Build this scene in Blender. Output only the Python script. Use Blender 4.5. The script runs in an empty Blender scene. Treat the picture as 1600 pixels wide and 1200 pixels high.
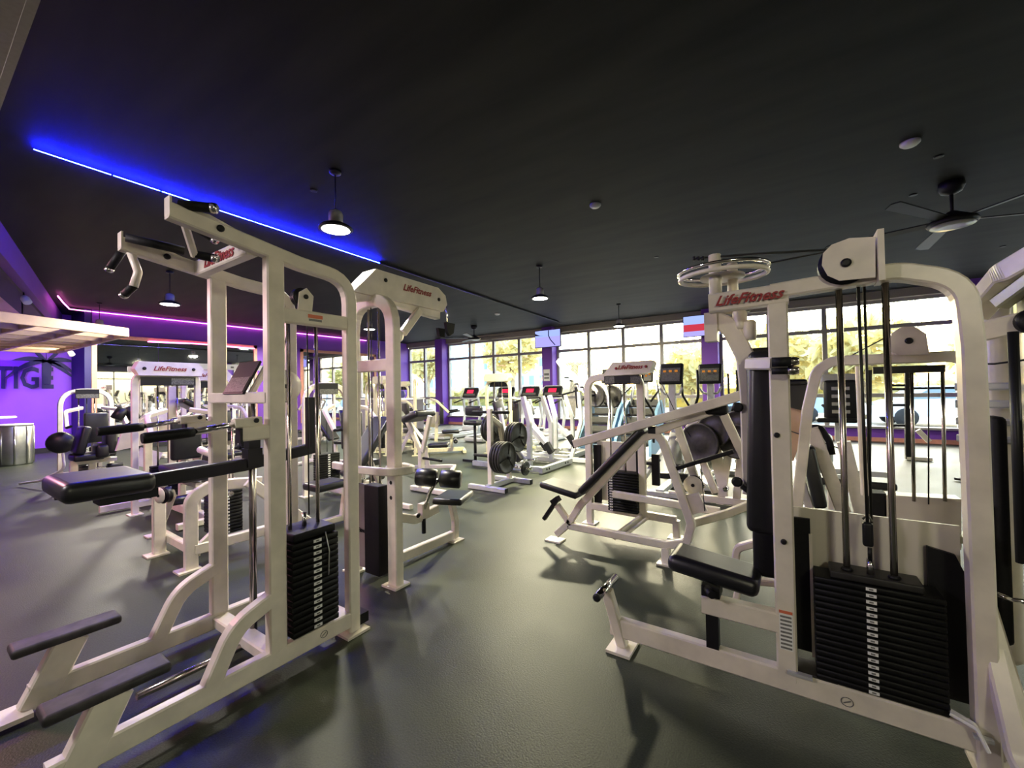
import bpy, bmesh, math, random
from mathutils import Vector, Matrix
random.seed(7)
C = bpy.context.scene.collection
PI = math.pi
# ------------------------------------------------------------------ camera
F = 650.0; H = 1.42
YAW = math.radians(33.9); PITCH = math.atan(10/650.0); ROLL = math.radians(1.0)
f0 = Vector((-math.sin(YAW)*math.cos(PITCH), math.cos(YAW)*math.cos(PITCH), math.sin(PITCH)))
r0 = Vector((math.cos(YAW), math.sin(YAW), 0)); u0 = r0.cross(f0)
RV = math.cos(ROLL)*r0 - math.sin(ROLL)*u0
UV = math.sin(ROLL)*r0 + math.cos(ROLL)*u0
CAM = Vector((0, 0, H))
cd = bpy.data.cameras.new('camera'); cam = bpy.data.objects.new('camera', cd); C.objects.link(cam)
cd.sensor_fit = 'HORIZONTAL'; cd.sensor_width = 36; cd.lens = 36*F/1600; cd.clip_start = .05; cd.clip_end = 500
m3 = Matrix((RV, UV, -f0)).transposed()
cam.matrix_world = Matrix.Translation(CAM) @ m3.to_4x4()
bpy.context.scene.camera = cam
vs = bpy.context.scene.view_settings
vs.view_transform = 'Standard'; vs.look = 'None'; vs.gamma = 1; vs.use_curve_mapping = False
vs.exposure = 0.35
# ------------------------------------------------------------------ sky and sun
w = bpy.data.worlds.new('sky'); bpy.context.scene.world = w; w.use_nodes = True
nt = w.node_tree; nt.nodes.clear()
sky = nt.nodes.new('ShaderNodeTexSky'); sky.sky_type = 'NISHITA'; sky.sun_disc = False
sky.sun_elevation = math.radians(32); sky.sun_rotation = math.radians(-18); sky.air_density = 1.6; sky.dust_density = 2.5
bgn = nt.nodes.new('ShaderNodeBackground'); bgn.inputs[1].default_value = 1.55
on = nt.nodes.new('ShaderNodeOutputWorld')
nt.links.new(sky.outputs[0], bgn.inputs[0]); nt.links.new(bgn.outputs[0], on.inputs[0])
def light(name, kind, loc, energy, col, size=.3, to=None, sy=None):
    l = bpy.data.lights.new(name, kind); l.energy = energy; l.color = col
    if kind == 'AREA':
        l.shape = 'DISK' if sy is None else 'RECTANGLE'; l.size = size
        if sy: l.size_y = sy
    elif kind != 'SUN': l.shadow_soft_size = size
    o = bpy.data.objects.new(name, l); C.objects.link(o); o.location = loc
    if to is not None: o.rotation_euler = (Vector(to)-Vector(loc)).to_track_quat('-Z', 'Y').to_euler()
    return o
sd = -(F*f0 + RV*(1010-800) - UV*(395-600)).normalized()
so = light('sun', 'SUN', (0, 40, 20), 1.3, (1, .84, .55), to=Vector((0, 40, 20))+sd); so.data.angle = math.radians(2.5)

# ------------------------------------------------------------------ picture survey: pixel -> point on a room plane
def _ray(x, y): return F*f0 + RV*(x-800) - UV*(y-600)
def UX(X, x, y): d = _ray(x, y); return CAM + d*(X/d.x)
def UY(Y, x, y): d = _ray(x, y); return CAM + d*(Y/d.y)
def UZ(Z, x, y): d = _ray(x, y); return CAM + d*((Z-H)/d.z)
def V(*a): return Vector(a)
# ------------------------------------------------------------------ materials
def srgb(r, g, b): return tuple(((c/255)/12.92 if c/255 <= .04045 else ((c/255+.055)/1.055)**2.4) for c in (r, g, b))
def mat(name, col, rough=.5, metal=0, noise=0, nscale=20, bump=0, spec=.5, coat=0):
    m = bpy.data.materials.new(name); m.use_nodes = True; n = m.node_tree; b = n.nodes['Principled BSDF']
    b.inputs['Base Color'].default_value = (*col, 1); b.inputs['Roughness'].default_value = rough
    b.inputs['Metallic'].default_value = metal; b.inputs['Specular IOR Level'].default_value = spec
    if coat: b.inputs['Coat Weight'].default_value = coat
    tc = n.nodes.new('ShaderNodeTexCoord'); tx = n.nodes.new('ShaderNodeTexNoise')
    tx.inputs['Scale'].default_value = nscale; tx.inputs['Detail'].default_value = 5
    n.links.new(tc.outputs['Object'], tx.inputs['Vector'])
    if noise:
        rp = n.nodes.new('ShaderNodeValToRGB')
        rp.color_ramp.elements[0].position = .3; rp.color_ramp.elements[1].position = .7
        rp.color_ramp.elements[0].color = (*[c*(1-noise) for c in col], 1)
        rp.color_ramp.elements[1].color = (*[min(1, c*(1+noise*.6)) for c in col], 1)
        n.links.new(tx.outputs['Fac'], rp.inputs[0]); n.links.new(rp.outputs[0], b.inputs['Base Color'])
    if bump:
        bp = n.nodes.new('ShaderNodeBump'); bp.inputs['Strength'].default_value = bump; bp.inputs['Distance'].default_value = .002
        n.links.new(tx.outputs['Fac'], bp.inputs['Height']); n.links.new(bp.outputs[0], b.inputs['Normal'])
    return m
def emit(name, col, s):
    m = bpy.data.materials.new(name); m.use_nodes = True; n = m.node_tree; n.nodes.clear()
    e = n.nodes.new('ShaderNodeEmission'); e.inputs[0].default_value = (*col, 1); e.inputs[1].default_value = s
    o = n.nodes.new('ShaderNodeOutputMaterial'); n.links.new(e.outputs[0], o.inputs[0]); return m
M = {}
M['cream'] = mat('cream powder coat', (.74, .68, .58), .34, noise=.13, nscale=9, bump=.1)
M['yellow'] = mat('pale yellow powder coat', (.72, .68, .42), .38, noise=.1)
M['silver'] = mat('silver powder coat', (.55, .56, .57), .35, .3, noise=.08)
M['vinyl'] = mat('black vinyl', (.008, .008, .011), .36, noise=.2, nscale=60, bump=.15, spec=.65)
M['rubber'] = mat('black rubber', (.006, .006, .007), .6, noise=.3, nscale=90, bump=.3, spec=.25)
M['tread'] = mat('worn step rubber', (.035, .03, .032), .6, noise=.7, nscale=14, bump=.6)
M['plate'] = mat('black weight plate', (.005, .005, .005), .5, noise=.3, nscale=30, spec=.22)
M['disc'] = mat('cast iron disc', (.03, .028, .026), .5, .3, noise=.4, nscale=25, bump=.3)
M['dark'] = mat('dark plastic', (.010, .010, .012), .42, spec=.3)
M['chrome'] = mat('chrome', (.72, .7, .68), .12, 1)
M['rod'] = mat('steel guide rod', (.5, .46, .42), .2, 1)
M['cable'] = mat('black cable', (.01, .01, .01), .5)
M['white'] = mat('white label', (.8, .8, .78), .5)
M['red'] = mat('red lettering', (.28, .02, .02), .5)
M['orange'] = mat('warning orange', (.65, .16, .08), .5)
M['grey'] = mat('grey print', (.18, .18, .17), .5, noise=.3, nscale=150)
M['print'] = mat('placard print', (.12, .12, .11), .4, noise=.9, nscale=120)
M['shroud'] = mat('pale shroud plastic', (.62, .58, .5), .3, noise=.05, nscale=3)
M['smoke'] = mat('grey shroud plastic', (.3, .3, .28), .25)
M['mullion'] = mat('grey aluminium mullion', (.30, .28, .27), .5, .1)
M['purple'] = mat('purple wall paint', (.17, .05, .42), .6, noise=.06, nscale=3)
M['violet'] = mat('violet wall paint', (.30, .08, .85), .6, noise=.05, nscale=3)
M['navy'] = mat('navy decal', (.015, .01, .10), .6)
M['greywall'] = mat('grey wall paint', (.22, .2, .24), .7, noise=.1, nscale=4)
M['soffit'] = mat('beige soffit paint', (.30, .27, .22), .8, noise=.08, nscale=60)
M['blackpaint'] = mat('black paint', (.02, .018, .024), .6, noise=.2)
M['salmon'] = mat('salmon wood frame', (.62, .28, .20), .5, noise=.1)
M['wood'] = mat('pale birch board', (.62, .42, .27), .5, noise=.12, nscale=6)
M['drum'] = mat('brushed steel drum', (.6, .6, .6), .28, 1, noise=.2, nscale=5)
M['blue'] = mat('light blue shroud', (.25, .45, .65), .35)
M['lamp'] = emit('lamp face', (1, .95, .82), 26)
M['pink'] = emit('pink light strip', (1, .16, .62), 11)
M['bluestrip'] = emit('blue light strip', (.004, .010, 1), 1100)
M['redled'] = emit('red display', (1, .03, .08), 1.3)
M['amber'] = emit('amber display', (.8, .3, .05), .5)
M['asphalt'] = mat('parking asphalt', (.32, .30, .27), .9, noise=.1, nscale=2)
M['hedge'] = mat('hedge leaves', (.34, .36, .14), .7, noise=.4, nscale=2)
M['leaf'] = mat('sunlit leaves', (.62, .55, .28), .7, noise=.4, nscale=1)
M['bark'] = mat('palm bark', (.35, .26, .16), .9, noise=.3, nscale=8)
M['bldg'] = mat('white building render', (.75, .76, .72), .8)
M['bluebldg'] = mat('pale blue tower render', (.5, .72, .9), .8)
M['win'] = mat('building window', (.22, .32, .38), .5)
M['car'] = mat('white car paint', (.75, .8, .85), .2, coat=1)
M['carblue'] = mat('light blue car paint', (.4, .55, .75), .25, coat=1)
M['tyre'] = mat('tyre', (.02, .02, .02), .7)
def leafy(m):      # let light through leaves
    n = m.node_tree; b = n.nodes['Principled BSDF']; tr = n.nodes.new('ShaderNodeBsdfTranslucent'); mx = n.nodes.new('ShaderNodeMixShader')
    o = [x for x in n.nodes if x.type == 'OUTPUT_MATERIAL'][0]
    tr.inputs[0].default_value = (.7, .6, .25, 1); n.links.new(b.outputs[0], mx.inputs[1]); n.links.new(tr.outputs[0], mx.inputs[2]); n.links.new(mx.outputs[0], o.inputs[0])
leafy(M['leaf']); leafy(M['hedge'])
def glassmat():
    m = bpy.data.materials.new('window glass'); m.use_nodes = True; n = m.node_tree; n.nodes.clear()
    t = n.nodes.new('ShaderNodeBsdfTransparent'); t.inputs[0].default_value = (.95, .98, .97, 1)
    g = n.nodes.new('ShaderNodeBsdfGlossy'); g.inputs['Roughness'].default_value = .02
    f = n.nodes.new('ShaderNodeFresnel'); f.inputs[0].default_value = 1.45
    x = n.nodes.new('ShaderNodeMixShader'); o = n.nodes.new('ShaderNodeOutputMaterial')
    ge = n.nodes.new('ShaderNodeNewGeometry'); su = n.nodes.new('ShaderNodeMath'); su.operation = 'SUBTRACT'; su.use_clamp = True
    n.links.new(f.outputs[0], su.inputs[0]); n.links.new(ge.outputs['Backfacing'], su.inputs[1])
    n.links.new(su.outputs[0], x.inputs[0]); n.links.new(t.outputs[0], x.inputs[1]); n.links.new(g.outputs[0], x.inputs[2]); n.links.new(x.outputs[0], o.inputs[0]); return m
M['glass'] = glassmat()
M['mirror'] = mat('mirror', (.82, .82, .84), .02, 1)
def floormat():
    m = mat('rubber gym floor', (.047, .050, .044), .5, spec=.42); n = m.node_tree; b = n.nodes['Principled BSDF']
    tc = n.nodes.new('ShaderNodeTexCoord')
    a = n.nodes.new('ShaderNodeTexNoise'); a.inputs['Scale'].default_value = 130; a.inputs['Detail'].default_value = 3
    c = n.nodes.new('ShaderNodeTexNoise'); c.inputs['Scale'].default_value = 1.3; c.inputs['Detail'].default_value = 5
    for t in (a, c): n.links.new(tc.outputs['Object'], t.inputs['Vector'])
    r = n.nodes.new('ShaderNodeValToRGB'); r.color_ramp.elements[0].position = .35; r.color_ramp.elements[1].position = .72
    r.color_ramp.elements[0].color = (.011, .016, .009, 1); r.color_ramp.elements[1].color = (.050, .063, .034, 1)
    mx = n.nodes.new('ShaderNodeMix'); mx.data_type = 'FLOAT'; mx.inputs[0].default_value = .55
    n.links.new(a.outputs['Fac'], mx.inputs[2]); n.links.new(c.outputs['Fac'], mx.inputs[3]); n.links.new(mx.outputs[0], r.inputs[0])
    n.links.new(r.outputs[0], b.inputs['Base Color'])
    r2 = n.nodes.new('ShaderNodeMapRange'); r2.inputs[3].default_value = .36; r2.inputs[4].default_value = .60
    n.links.new(c.outputs['Fac'], r2.inputs[0]); n.links.new(r2.outputs[0], b.inputs['Roughness'])
    bp = n.nodes.new('ShaderNodeBump'); bp.inputs['Strength'].default_value = .5; bp.inputs['Distance'].default_value = .003
    n.links.new(a.outputs['Fac'], bp.inputs['Height']); n.links.new(bp.outputs[0], b.inputs['Normal']); return m
M['floor'] = floormat()
def ceilmat():
    m = mat('black painted ceiling', (.02, .02, .02), .62, spec=.10); n = m.node_tree; b = n.nodes['Principled BSDF']
    tc = n.nodes.new('ShaderNodeTexCoord'); mp = n.nodes.new('ShaderNodeMapping'); mp.inputs['Scale'].default_value = (.8, 4, 1)
    a = n.nodes.new('ShaderNodeTexNoise'); a.inputs['Scale'].default_value = .8; a.inputs['Detail'].default_value = 6
    n.links.new(tc.outputs['Object'], mp.inputs[0]); n.links.new(mp.outputs[0], a.inputs['Vector'])
    r = n.nodes.new('ShaderNodeValToRGB'); r.color_ramp.elements[0].position = .3; r.color_ramp.elements[1].position = .75
    r.color_ramp.elements[0].color = (.013, .0132, .0128, 1); r.color_ramp.elements[1].color = (.028, .028, .0245, 1)
    n.links.new(a.outputs['Fac'], r.inputs[0]); n.links.new(r.outputs[0], b.inputs['Base Color']); return m
M['ceil'] = ceilmat()
# ------------------------------------------------------------------ mesh builder
class MB:
    def __init__(s): s.v = []; s.f = []; s.sm = []
    def add(s, vs, fs, sm=False):
        k = len(s.v); s.v += [tuple(p) for p in vs]; s.f += [tuple(i+k for i in f) for f in fs]; s.sm += [sm]*len(fs) if isinstance(sm, bool) else sm
        return s
    def box(s, c, d, ax=None):
        X, Y, Z = ax or (V(1,0,0), V(0,1,0), V(0,0,1)); c = Vector(c)
        vs = [c + X*(i*d[0]/2) + Y*(j*d[1]/2) + Z*(k*d[2]/2) for i in (-1,1) for j in (-1,1) for k in (-1,1)]
        return s.add(vs, [(0,1,3,2),(4,6,7,5),(0,4,5,1),(2,3,7,6),(0,2,6,4),(1,5,7,3)])
    def sweep(s, pts, w, h, nrm, ch=.007, fil=0, closed=False):
        pts = [Vector(p) for p in pts]; n = Vector(nrm).normalized()
        if fil: pts = fillet(pts, fil)
        N = len(pts); ch = min(ch, w*.3, h*.3); k0 = []
        sec = [(-w/2+ch,-h/2),(w/2-ch,-h/2),(w/2,-h/2+ch),(w/2,h/2-ch),(w/2-ch,h/2),(-w/2+ch,h/2),(-w/2,h/2-ch),(-w/2,-h/2+ch)]
        vs = []
        for i, p in enumerate(pts):
            a = (p-pts[i-1]).normalized() if i else None; b = (pts[i+1]-p).normalized() if i < N-1 else None
            if a is None: t = b; sc = 1
            elif b is None: t = a; sc = 1
            else:
                t = (a+b).normalized(); sc = 1/max(.5, t.dot(a))
            sd_ = n.cross(t).normalized(); nn = t.cross(sd_).normalized()
            vs += [p + nn*x + sd_*(y*sc) for x, y in sec]
        fs = [(i*8+j, i*8+(j+1)%8, (i+1)*8+(j+1)%8, (i+1)*8+j) for i in range(N-1) for j in range(8)]
        fs += [tuple(range(7,-1,-1)), tuple((N-1)*8+j for j in range(8))]
        return s.add(vs, fs)
    def tube(s, pts, r, n=10, r2=None, fil=0, caps=True):
        pts = [Vector(p) for p in pts]
        if fil: pts = fillet(pts, fil)
        N = len(pts); vs = []; pu = None
        for i, p in enumerate(pts):
            t = (pts[min(i+1,N-1)]-pts[max(i-1,0)]).normalized()
            if pu is None: pu = t.orthogonal().normalized()
            u = (pu - t*pu.dot(t)).normalized(); pu = u; v = t.cross(u)
            rr = r if r2 is None else r+(r2-r)*i/(N-1)
            vs += [p + (u*math.cos(2*PI*j/n)+v*math.sin(2*PI*j/n))*rr for j in range(n)]
        fs = [(i*n+j, i*n+(j+1)%n, (i+1)*n+(j+1)%n, (i+1)*n+j) for i in range(N-1) for j in range(n)]
        sm = [True]*len(fs)
        if caps: fs += [tuple(range(n-1,-1,-1)), tuple((N-1)*n+j for j in range(n))]; sm += [False]*2
        return s.add(vs, fs, sm)
    def lathe(s, c, axis, prof, n=24):   # prof: (radius, height)
        c = Vector(c); a = Vector(axis).normalized(); u = a.orthogonal().normalized(); v = a.cross(u); vs = []
        for r, h in prof: vs += [c + a*h + (u*math.cos(2*PI*j/n)+v*math.sin(2*PI*j/n))*r for j in range(n)]
        N = len(prof); fs = [(i*n+j, i*n+(j+1)%n, (i+1)*n+(j+1)%n, (i+1)*n+j) for i in range(N-1) for j in range(n)]
        sm = [True]*len(fs); fs += [tuple(range(n-1,-1,-1)), tuple((N-1)*n+j for j in range(n))]; sm += [False]*2
        return s.add(vs, fs, sm)
    def pad(s, c, d, ax=None, r=.02, k=3):
        X, Y, Z = ax or (V(1,0,0), V(0,1,0), V(0,0,1)); c = Vector(c); r = min(r, min(d)*.49)
        hx, hy, hz = d[0]/2-r, d[1]/2-r, d[2]/2-r; vs = []; rows = []
        phs = [(-PI/2+PI/2*i/k, -1) for i in range(k+1)] + [(PI/2*i/k, 1) for i in range(k+1)]
        ths = [(q*PI/2+PI/2*i/k, q) for q in range(4) for i in range(k+1)]
        sg = [(1,1),(-1,1),(-1,-1),(1,-1)]
        for ph, z in phs:
            for th, q in ths:
                vs.append(c + X*(sg[q][0]*hx + r*math.cos(ph)*math.cos(th)) + Y*(sg[q][1]*hy + r*math.cos(ph)*math.sin(th)) + Z*(z*hz + r*math.sin(ph)))
        n = len(ths); N = len(phs)
        fs = [(i*n+j, i*n+(j+1)%n, (i+1)*n+(j+1)%n, (i+1)*n+j) for i in range(N-1) for j in range(n)]
        sm = [True]*len(fs); fs += [tuple(range(n-1,-1,-1)), tuple((N-1)*n+j for j in range(n))]; sm += [False]*2
        return s.add(vs, fs, sm)
    def prism(s, poly, off):   # planar outline extruded by the vector off
        poly = [Vector(p) for p in poly]; n = len(poly); off = Vector(off)
        vs = poly + [p+off for p in poly]
        return s.add(vs, [tuple(range(n-1,-1,-1)), tuple(range(n,2*n))] + [(i,(i+1)%n,(i+1)%n+n,i+n) for i in range(n)])
def fillet(pts, r, seg=6):
    out = [pts[0]]
    for i in range(1, len(pts)-1):
        a = (pts[i-1]-pts[i]); b = (pts[i+1]-pts[i]); la, lb = a.length, b.length; a.normalize(); b.normalize()
        ang = a.angle(b); 
        if ang > PI-.02: out.append(pts[i]); continue
        d = min(r/math.tan(ang/2), la*.48, lb*.48)
        p, q, m = pts[i]+a*d, pts[i]+b*d, pts[i]
        for j in range(seg+1):
            t = j/seg; out.append(p*(1-t)**2 + m*2*t*(1-t) + q*t*t)
    out.append(pts[-1]); return out
def mesh(name, mb, m):
    me = bpy.data.meshes.new(name); me.from_pydata(mb.v, [], mb.f); me.polygons.foreach_set('use_smooth', mb.sm)
    bm = bmesh.new(); bm.from_mesh(me); bmesh.ops.recalc_face_normals(bm, faces=bm.faces); bm.to_mesh(me); bm.free()
    me.materials.append(M[m] if isinstance(m, str) else m); me.update(); return me
def setp(o, label=None, cat=None, group=None, kind=None):
    if label: o['label'] = label
    if cat: o['category'] = cat
    if group: o['group'] = group
    if kind: o['kind'] = kind
class T:
    """a thing: an Empty at its base, parts given in world points (or local when loc is used with loc_pts)"""
    def __init__(s, name, label, cat, loc, group=None, rz=0, local=False, kind=None):
        s.o = bpy.data.objects.new(name, None); C.objects.link(s.o); s.o.location = loc; s.o.rotation_euler = (0,0,rz)
        s.o.empty_display_size = .1; s.off = Vector((0,0,0)) if local else Vector(loc); setp(s.o, label, cat, group, kind)
    def p(s, name, mb, m, parent=None, label=None, kind=None):
        mb.v = [(x-s.off.x, y-s.off.y, z-s.off.z) for x, y, z in mb.v]
        o = bpy.data.objects.new(name, mesh(name, mb, m)); C.objects.link(o); o.parent = parent or s.o
        if label: o['label'] = label
        if kind: o['kind'] = kind
        return o
    def bar(s, name, pts, w, h, nrm, m='cream', fil=0, **k):
        s.n = getattr(s, 'n', 0)+1; e = .0011*(s.n % 6)      # tubes of one frame differ by a hair, so no two faces coincide
        return s.p(name, MB().sweep(pts, w+e, h+e, nrm, fil=fil), m, **k)
    def tube(s, name, pts, r, m='chrome', fil=0, n=10, **k): return s.p(name, MB().tube(pts, r, n=n, fil=fil), m, **k)
    def box(s, name, c, d, m='cream', ax=None, **k): return s.p(name, MB().box(c, d, ax), m, **k)
    def pad(s, name, c, d, m='vinyl', ax=None, r=.02, **k): return s.p(name, MB().pad(c, d, ax, r), m, **k)
def single(name, label, cat, mb, m, loc, group=None, kind=None):
    L = Vector(loc); mb.v = [(x-L.x, y-L.y, z-L.z) for x, y, z in mb.v]
    o = bpy.data.objects.new(name, mesh(name, mb, m)); C.objects.link(o); o.location = L; setp(o, label, cat, group, kind); return o
def dup(src, loc, rz=None, label=None):
    r = src.copy(); C.objects.link(r); r.location = loc
    if rz is not None: r.rotation_euler = (0,0,rz)
    if label: r['label'] = label
    def rec(a, b):
        for ch in list(a.children):
            c = ch.copy(); C.objects.link(c); c.parent = b; rec(ch, c)
    rec(src, r); return r
def struct(name, mb, m, loc=(0,0,0)): return single(name, None, None, mb, m, loc, kind='structure')
_tc = {}
def text_mb(txt, size, origin, ux, uy, ext=.002, shear=0, align='CENTER', squeeze=1):
    key = (txt, shear, align)
    if key not in _tc:
        cu = bpy.data.curves.new('t', 'FONT'); cu.body = txt; cu.size = 1; cu.shear = shear; cu.align_x = align; cu.align_y = 'CENTER'; cu.resolution_u = 2; cu.extrude = .5; cu.offset = .022
        o = bpy.data.objects.new('t', cu); C.objects.link(o); bpy.context.view_layer.update()
        me = bpy.data.meshes.new_from_object(o.evaluated_get(bpy.context.evaluated_depsgraph_get()))
        _tc[key] = ([v.co.copy() for v in me.vertices], [tuple(p.vertices) for p in me.polygons])
        bpy.data.objects.remove(o); bpy.data.curves.remove(cu); bpy.data.meshes.remove(me)
    vs, fs = _tc[key]; ux = Vector(ux).normalized(); uy = Vector(uy).normalized(); n = ux.cross(uy); o = Vector(origin)
    return MB().add([o + ux*(v.x*size*squeeze) + uy*(v.y*size) + n*(v.z*ext) for v in vs], fs)
LOGO = 'LifeFitness'
XP, YP, ZP = V(1,0,0), V(0,1,0), V(0,0,1)
#@@ROOM
# ------------------------------------------------------------------ the room
CE = 3.7; WY = 13.6; LX = -15.0; EX = 12.0; BY = -3.2
fl = MB().box(((LX-3+EX)/2, (WY+BY)/2, -.06), (EX-LX+3, WY-BY, .12)); struct('floor', fl, 'floor')
cl = MB().prism([V(EX,WY,CE), V(-16.6,WY,CE), V(-16.6,2.60,CE), V(-6.1,.25,CE), V(-4.6,-.08,CE), V(-4.6,BY,CE), V(EX,BY,CE)], (0,0,.15)); struct('ceiling', cl, 'ceil')
struct('wall_right', MB().box((EX+.1, 3.4, 1.85), (.2, 6, 3.7)).box((EX+.1, 12.9, 1.85), (.2, 1.4, 3.7)).box((EX+.1, 9.2, .2), (.2, 6.4, .4)).box((EX+.1, 9.2, 3.5), (.2, 6.4, .4)), 'greywall')
struct('wall_back', MB().box(((LX+EX)/2-1.5, BY-.1, 1.9), (EX-LX+3, .2, 3.8)), 'greywall')
struct('wall_right_rear', MB().box((EX+.1, -1.4, 1.85), (.2, 3.6, 3.7)), 'greywall')
# dropped soffit over the photographer's side
struct('trim_1', MB().box(((EX-4)/2, -1.38, 3.05), (EX+4, 3.2, .9)), 'soffit')
struct('trim_2', MB().box(((EX-4)/2, .228, 2.62), (EX+4, .024, .045)), 'soffit')
# lobby side: purple bulkhead running away at an angle, black edge, lower ceiling
a, b = V(-4.6, -.08, 0), V(-16.4, 2.555, 0); d = (b-a).normalized(); n = V(-d.y, d.x, 0); n = n if n.y < 0 else -n
mb = MB(); mb.prism([a+ZP*3.3, b+ZP*3.3, b+n*.12+ZP*3.3, a+n*.12+ZP*3.3], (0,0,.5)); struct('trim_3', mb, 'purple')
mb = MB(); mb.prism([a+n*.12+ZP*3.24, b+n*.12+ZP*3.24, b+n*.42+ZP*3.24, a+n*.42+ZP*3.24], (0,0,.06)); struct('trim_4', mb, 'blackpaint')
lob = T('ceiling_lobby', None, None, (-13, -.5, 3.3), kind='structure')
L0 = a+n*.42
for i in range(8):
    for j in range(4):
        p = L0+d*(.7+1.35*i)+n*(.6+1.22*j)
        if p.x > -16.2 and p.y > BY+.5: lob.box('ceiling_panel', V(p.x, p.y, 3.32), (1.33, 1.20, .03), 'wood', (d, n, ZP))
lob.p('ceiling_backing', MB().prism([V(L0.x,L0.y,3.36), V((b+n*.42).x,(b+n*.42).y,3.36), V(-16.6,2.2,3.36), V(-16.6,BY,3.36), V(-4.6,BY,3.36)], (0,0,.08)), 'blackpaint')
# left wall: purple, with two framed mirrors; recessed lobby wall with the lettering
y0w = 2.73
struct('wall_left', MB().box((LX-.1, (y0w+WY)/2+.07, 1.85), (.2, WY-y0w-.14, 3.7)), 'purple')
struct('wall_left_lobby', MB().box((-16.5, -.2, 1.85), (.2, 6.1, 3.7)), 'violet')
struct('wall_left_return', MB().box((-15.75, y0w+.06, 1.85), (1.5, .12, 3.7)), 'navy')
struct('baseboard_left', MB().box((LX+.012, (y0w+WY)/2, .06), (.025, WY-y0w, .12)).box((-16.38, -.2, .06), (.025, 5.9, .12)), 'blackpaint')
def wall_mirror(ya, yb, z0, z1, n, label):
    t = T('wall_mirror', label, 'mirror', (LX, (ya+yb)/2, z0)); x = LX+.03
    for i in range(n):
        a_, b_ = ya+(yb-ya)*i/n, ya+(yb-ya)*(i+1)/n
        t.box('mirror_pane', (x, (a_+b_)/2, (z0+z1)/2), (.012, b_-a_-.008, z1-z0), 'mirror')
    t.box('frame_top', (x+.01, (ya+yb)/2, z1+.05), (.05, yb-ya+.2, .1), 'salmon')
    for y in (ya-.05, yb+.05): t.box('frame_side', (x+.01, y, (z0+z1)/2+.05), (.05, .1, z1-z0+.1), 'salmon')
wall_mirror(2.95, 6.75, .35, 2.98, 3, 'wide mirror in a salmon frame nearest the lettered purple wall')
wall_mirror(8.45, 11.6, .35, 2.98, 2, 'mirror in a salmon frame further along the purple wall, nearer the windows')
def strip(name, label, pts, m, r=.012, breaks=None):
    t = T(name, label, 'light strip', pts[0])
    for a_, b_ in zip(pts[:-1:1], pts[1::1]):
        t.tube('strip_segment', [a_, b_], r, m, n=6)
    return t
strip('light_strip', 'pink glowing light strip under the ceiling along the purple wall', [V(-14.93, 2.86, 3.64), V(-14.93, 5.2, 3.64), V(-14.93, 6.2, 3.64), V(-14.93, 11.2, 3.64)], 'pink', .010)
strip('light_strip', 'short pink light strip turning along the angled bulkhead', [V(-13.05, 1.97, 3.62), V(-13.9, 2.18, 3.63), V(-14.9, 2.45, 3.64), V(-14.93, 2.84, 3.64)], 'pink', .012)
strip('light_strip', 'pink light strip along the top edge of the wide mirror', [V(-14.9, 4.0, 2.97), V(-14.9, 5.2, 3.0), V(-14.9, 6.75, 2.97)], 'pink', .012)
# blue strip along the ceiling, in pieces
bt = T('light_strip', 'long glowing blue light strip crossing the dark ceiling', 'light strip', (-5.66, .7, 3.66))
def bs(y): return V(-5.62 - .75*(y-.7)/11.5, y, 3.668)
for a_, b_ in [(.7,1.22),(1.24,1.62),(1.64,1.9),(1.92,2.6),(2.62,3.6),(3.62,4.7),(5.15,5.9),(6.4,7.0),(7.6,7.9),(8.4,8.8),(11.4,11.9)]:
    bt.tube('strip_segment', [bs(a_), bs(b_)], .003, 'bluestrip', n=6)
bt.p('strip_channel', MB().sweep([bs(4.7)+ZP*.02, bs(12.3)+ZP*.02], .07, .016, ZP), 'dark')
# ------------------------------------------------------------------ window wall
cols = [-17.9+.0, -12.72, -7.34, -1.95, 3.44, 8.83]
wd = .42
struct('wall_front', MB().box(((LX+EX)/2, WY+.12, .16), (EX-LX, .24, .32)), 'purple')
struct('baseboard_front', MB().box(((LX+EX)/2, WY-.012, .05), (EX-LX, .025, .1)), 'salmon')
struct('trim_5', MB().box(((LX+EX)/2, WY-.06, 3.60), (EX-LX, .12, .2)), 'soffit')
struct('trim_6', MB().box(((LX+EX)/2, WY+.02, .35), (EX-LX, .26, .05)), 'mullion')
for k, x in enumerate(cols[1:]):
    struct('wall_front_column', MB().box((x, WY-.12, 1.85), (wd, .5, 3.7)), 'purple')
bays = [(LX, -12.72-wd/2, 2)] + [(cols[i]+wd/2, cols[i+1]-wd/2, 4) for i in range(1, 5)] + [(8.83+wd/2, EX, 3)]
for k, (xa, xb, n_) in enumerate(bays):
    t = T('window_%d' % (k+1), None, None, ((xa+xb)/2, WY, .35), kind='structure')
    t.box('head_rail', ((xa+xb)/2, WY+.06, 3.47), (xb-xa, .1, .1), 'mullion')
    for i in range(n_+1):
        x = xa+(xb-xa)*i/n_; t.box('mullion', (min(max(x, xa+.03), xb-.03), WY+.06, 1.93), (.105, .12, 3.1), 'mullion')
    zs = [.375, 1.14, 2.83, 3.45]
    for z in (1.14, 2.83): t.box('transom', ((xa+xb)/2, WY+.06, z), (xb-xa, .09, .095), 'mullion')
    for i in range(n_):
        p, q = xa+(xb-xa)*i/n_, xa+(xb-xa)*(i+1)/n_
        for j in range(3): t.box('pane', ((p+q)/2, WY+.07, (zs[j]+zs[j+1])/2), (q-p, .006, zs[j+1]-zs[j]), 'glass')
t = T('window_7', None, None, (EX, 9.2, .4), kind='structure')
for i in range(5): t.box('mullion', (EX+.1, 6+1.6*i, 1.85), (.1, .08, 2.9), 'mullion')
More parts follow.
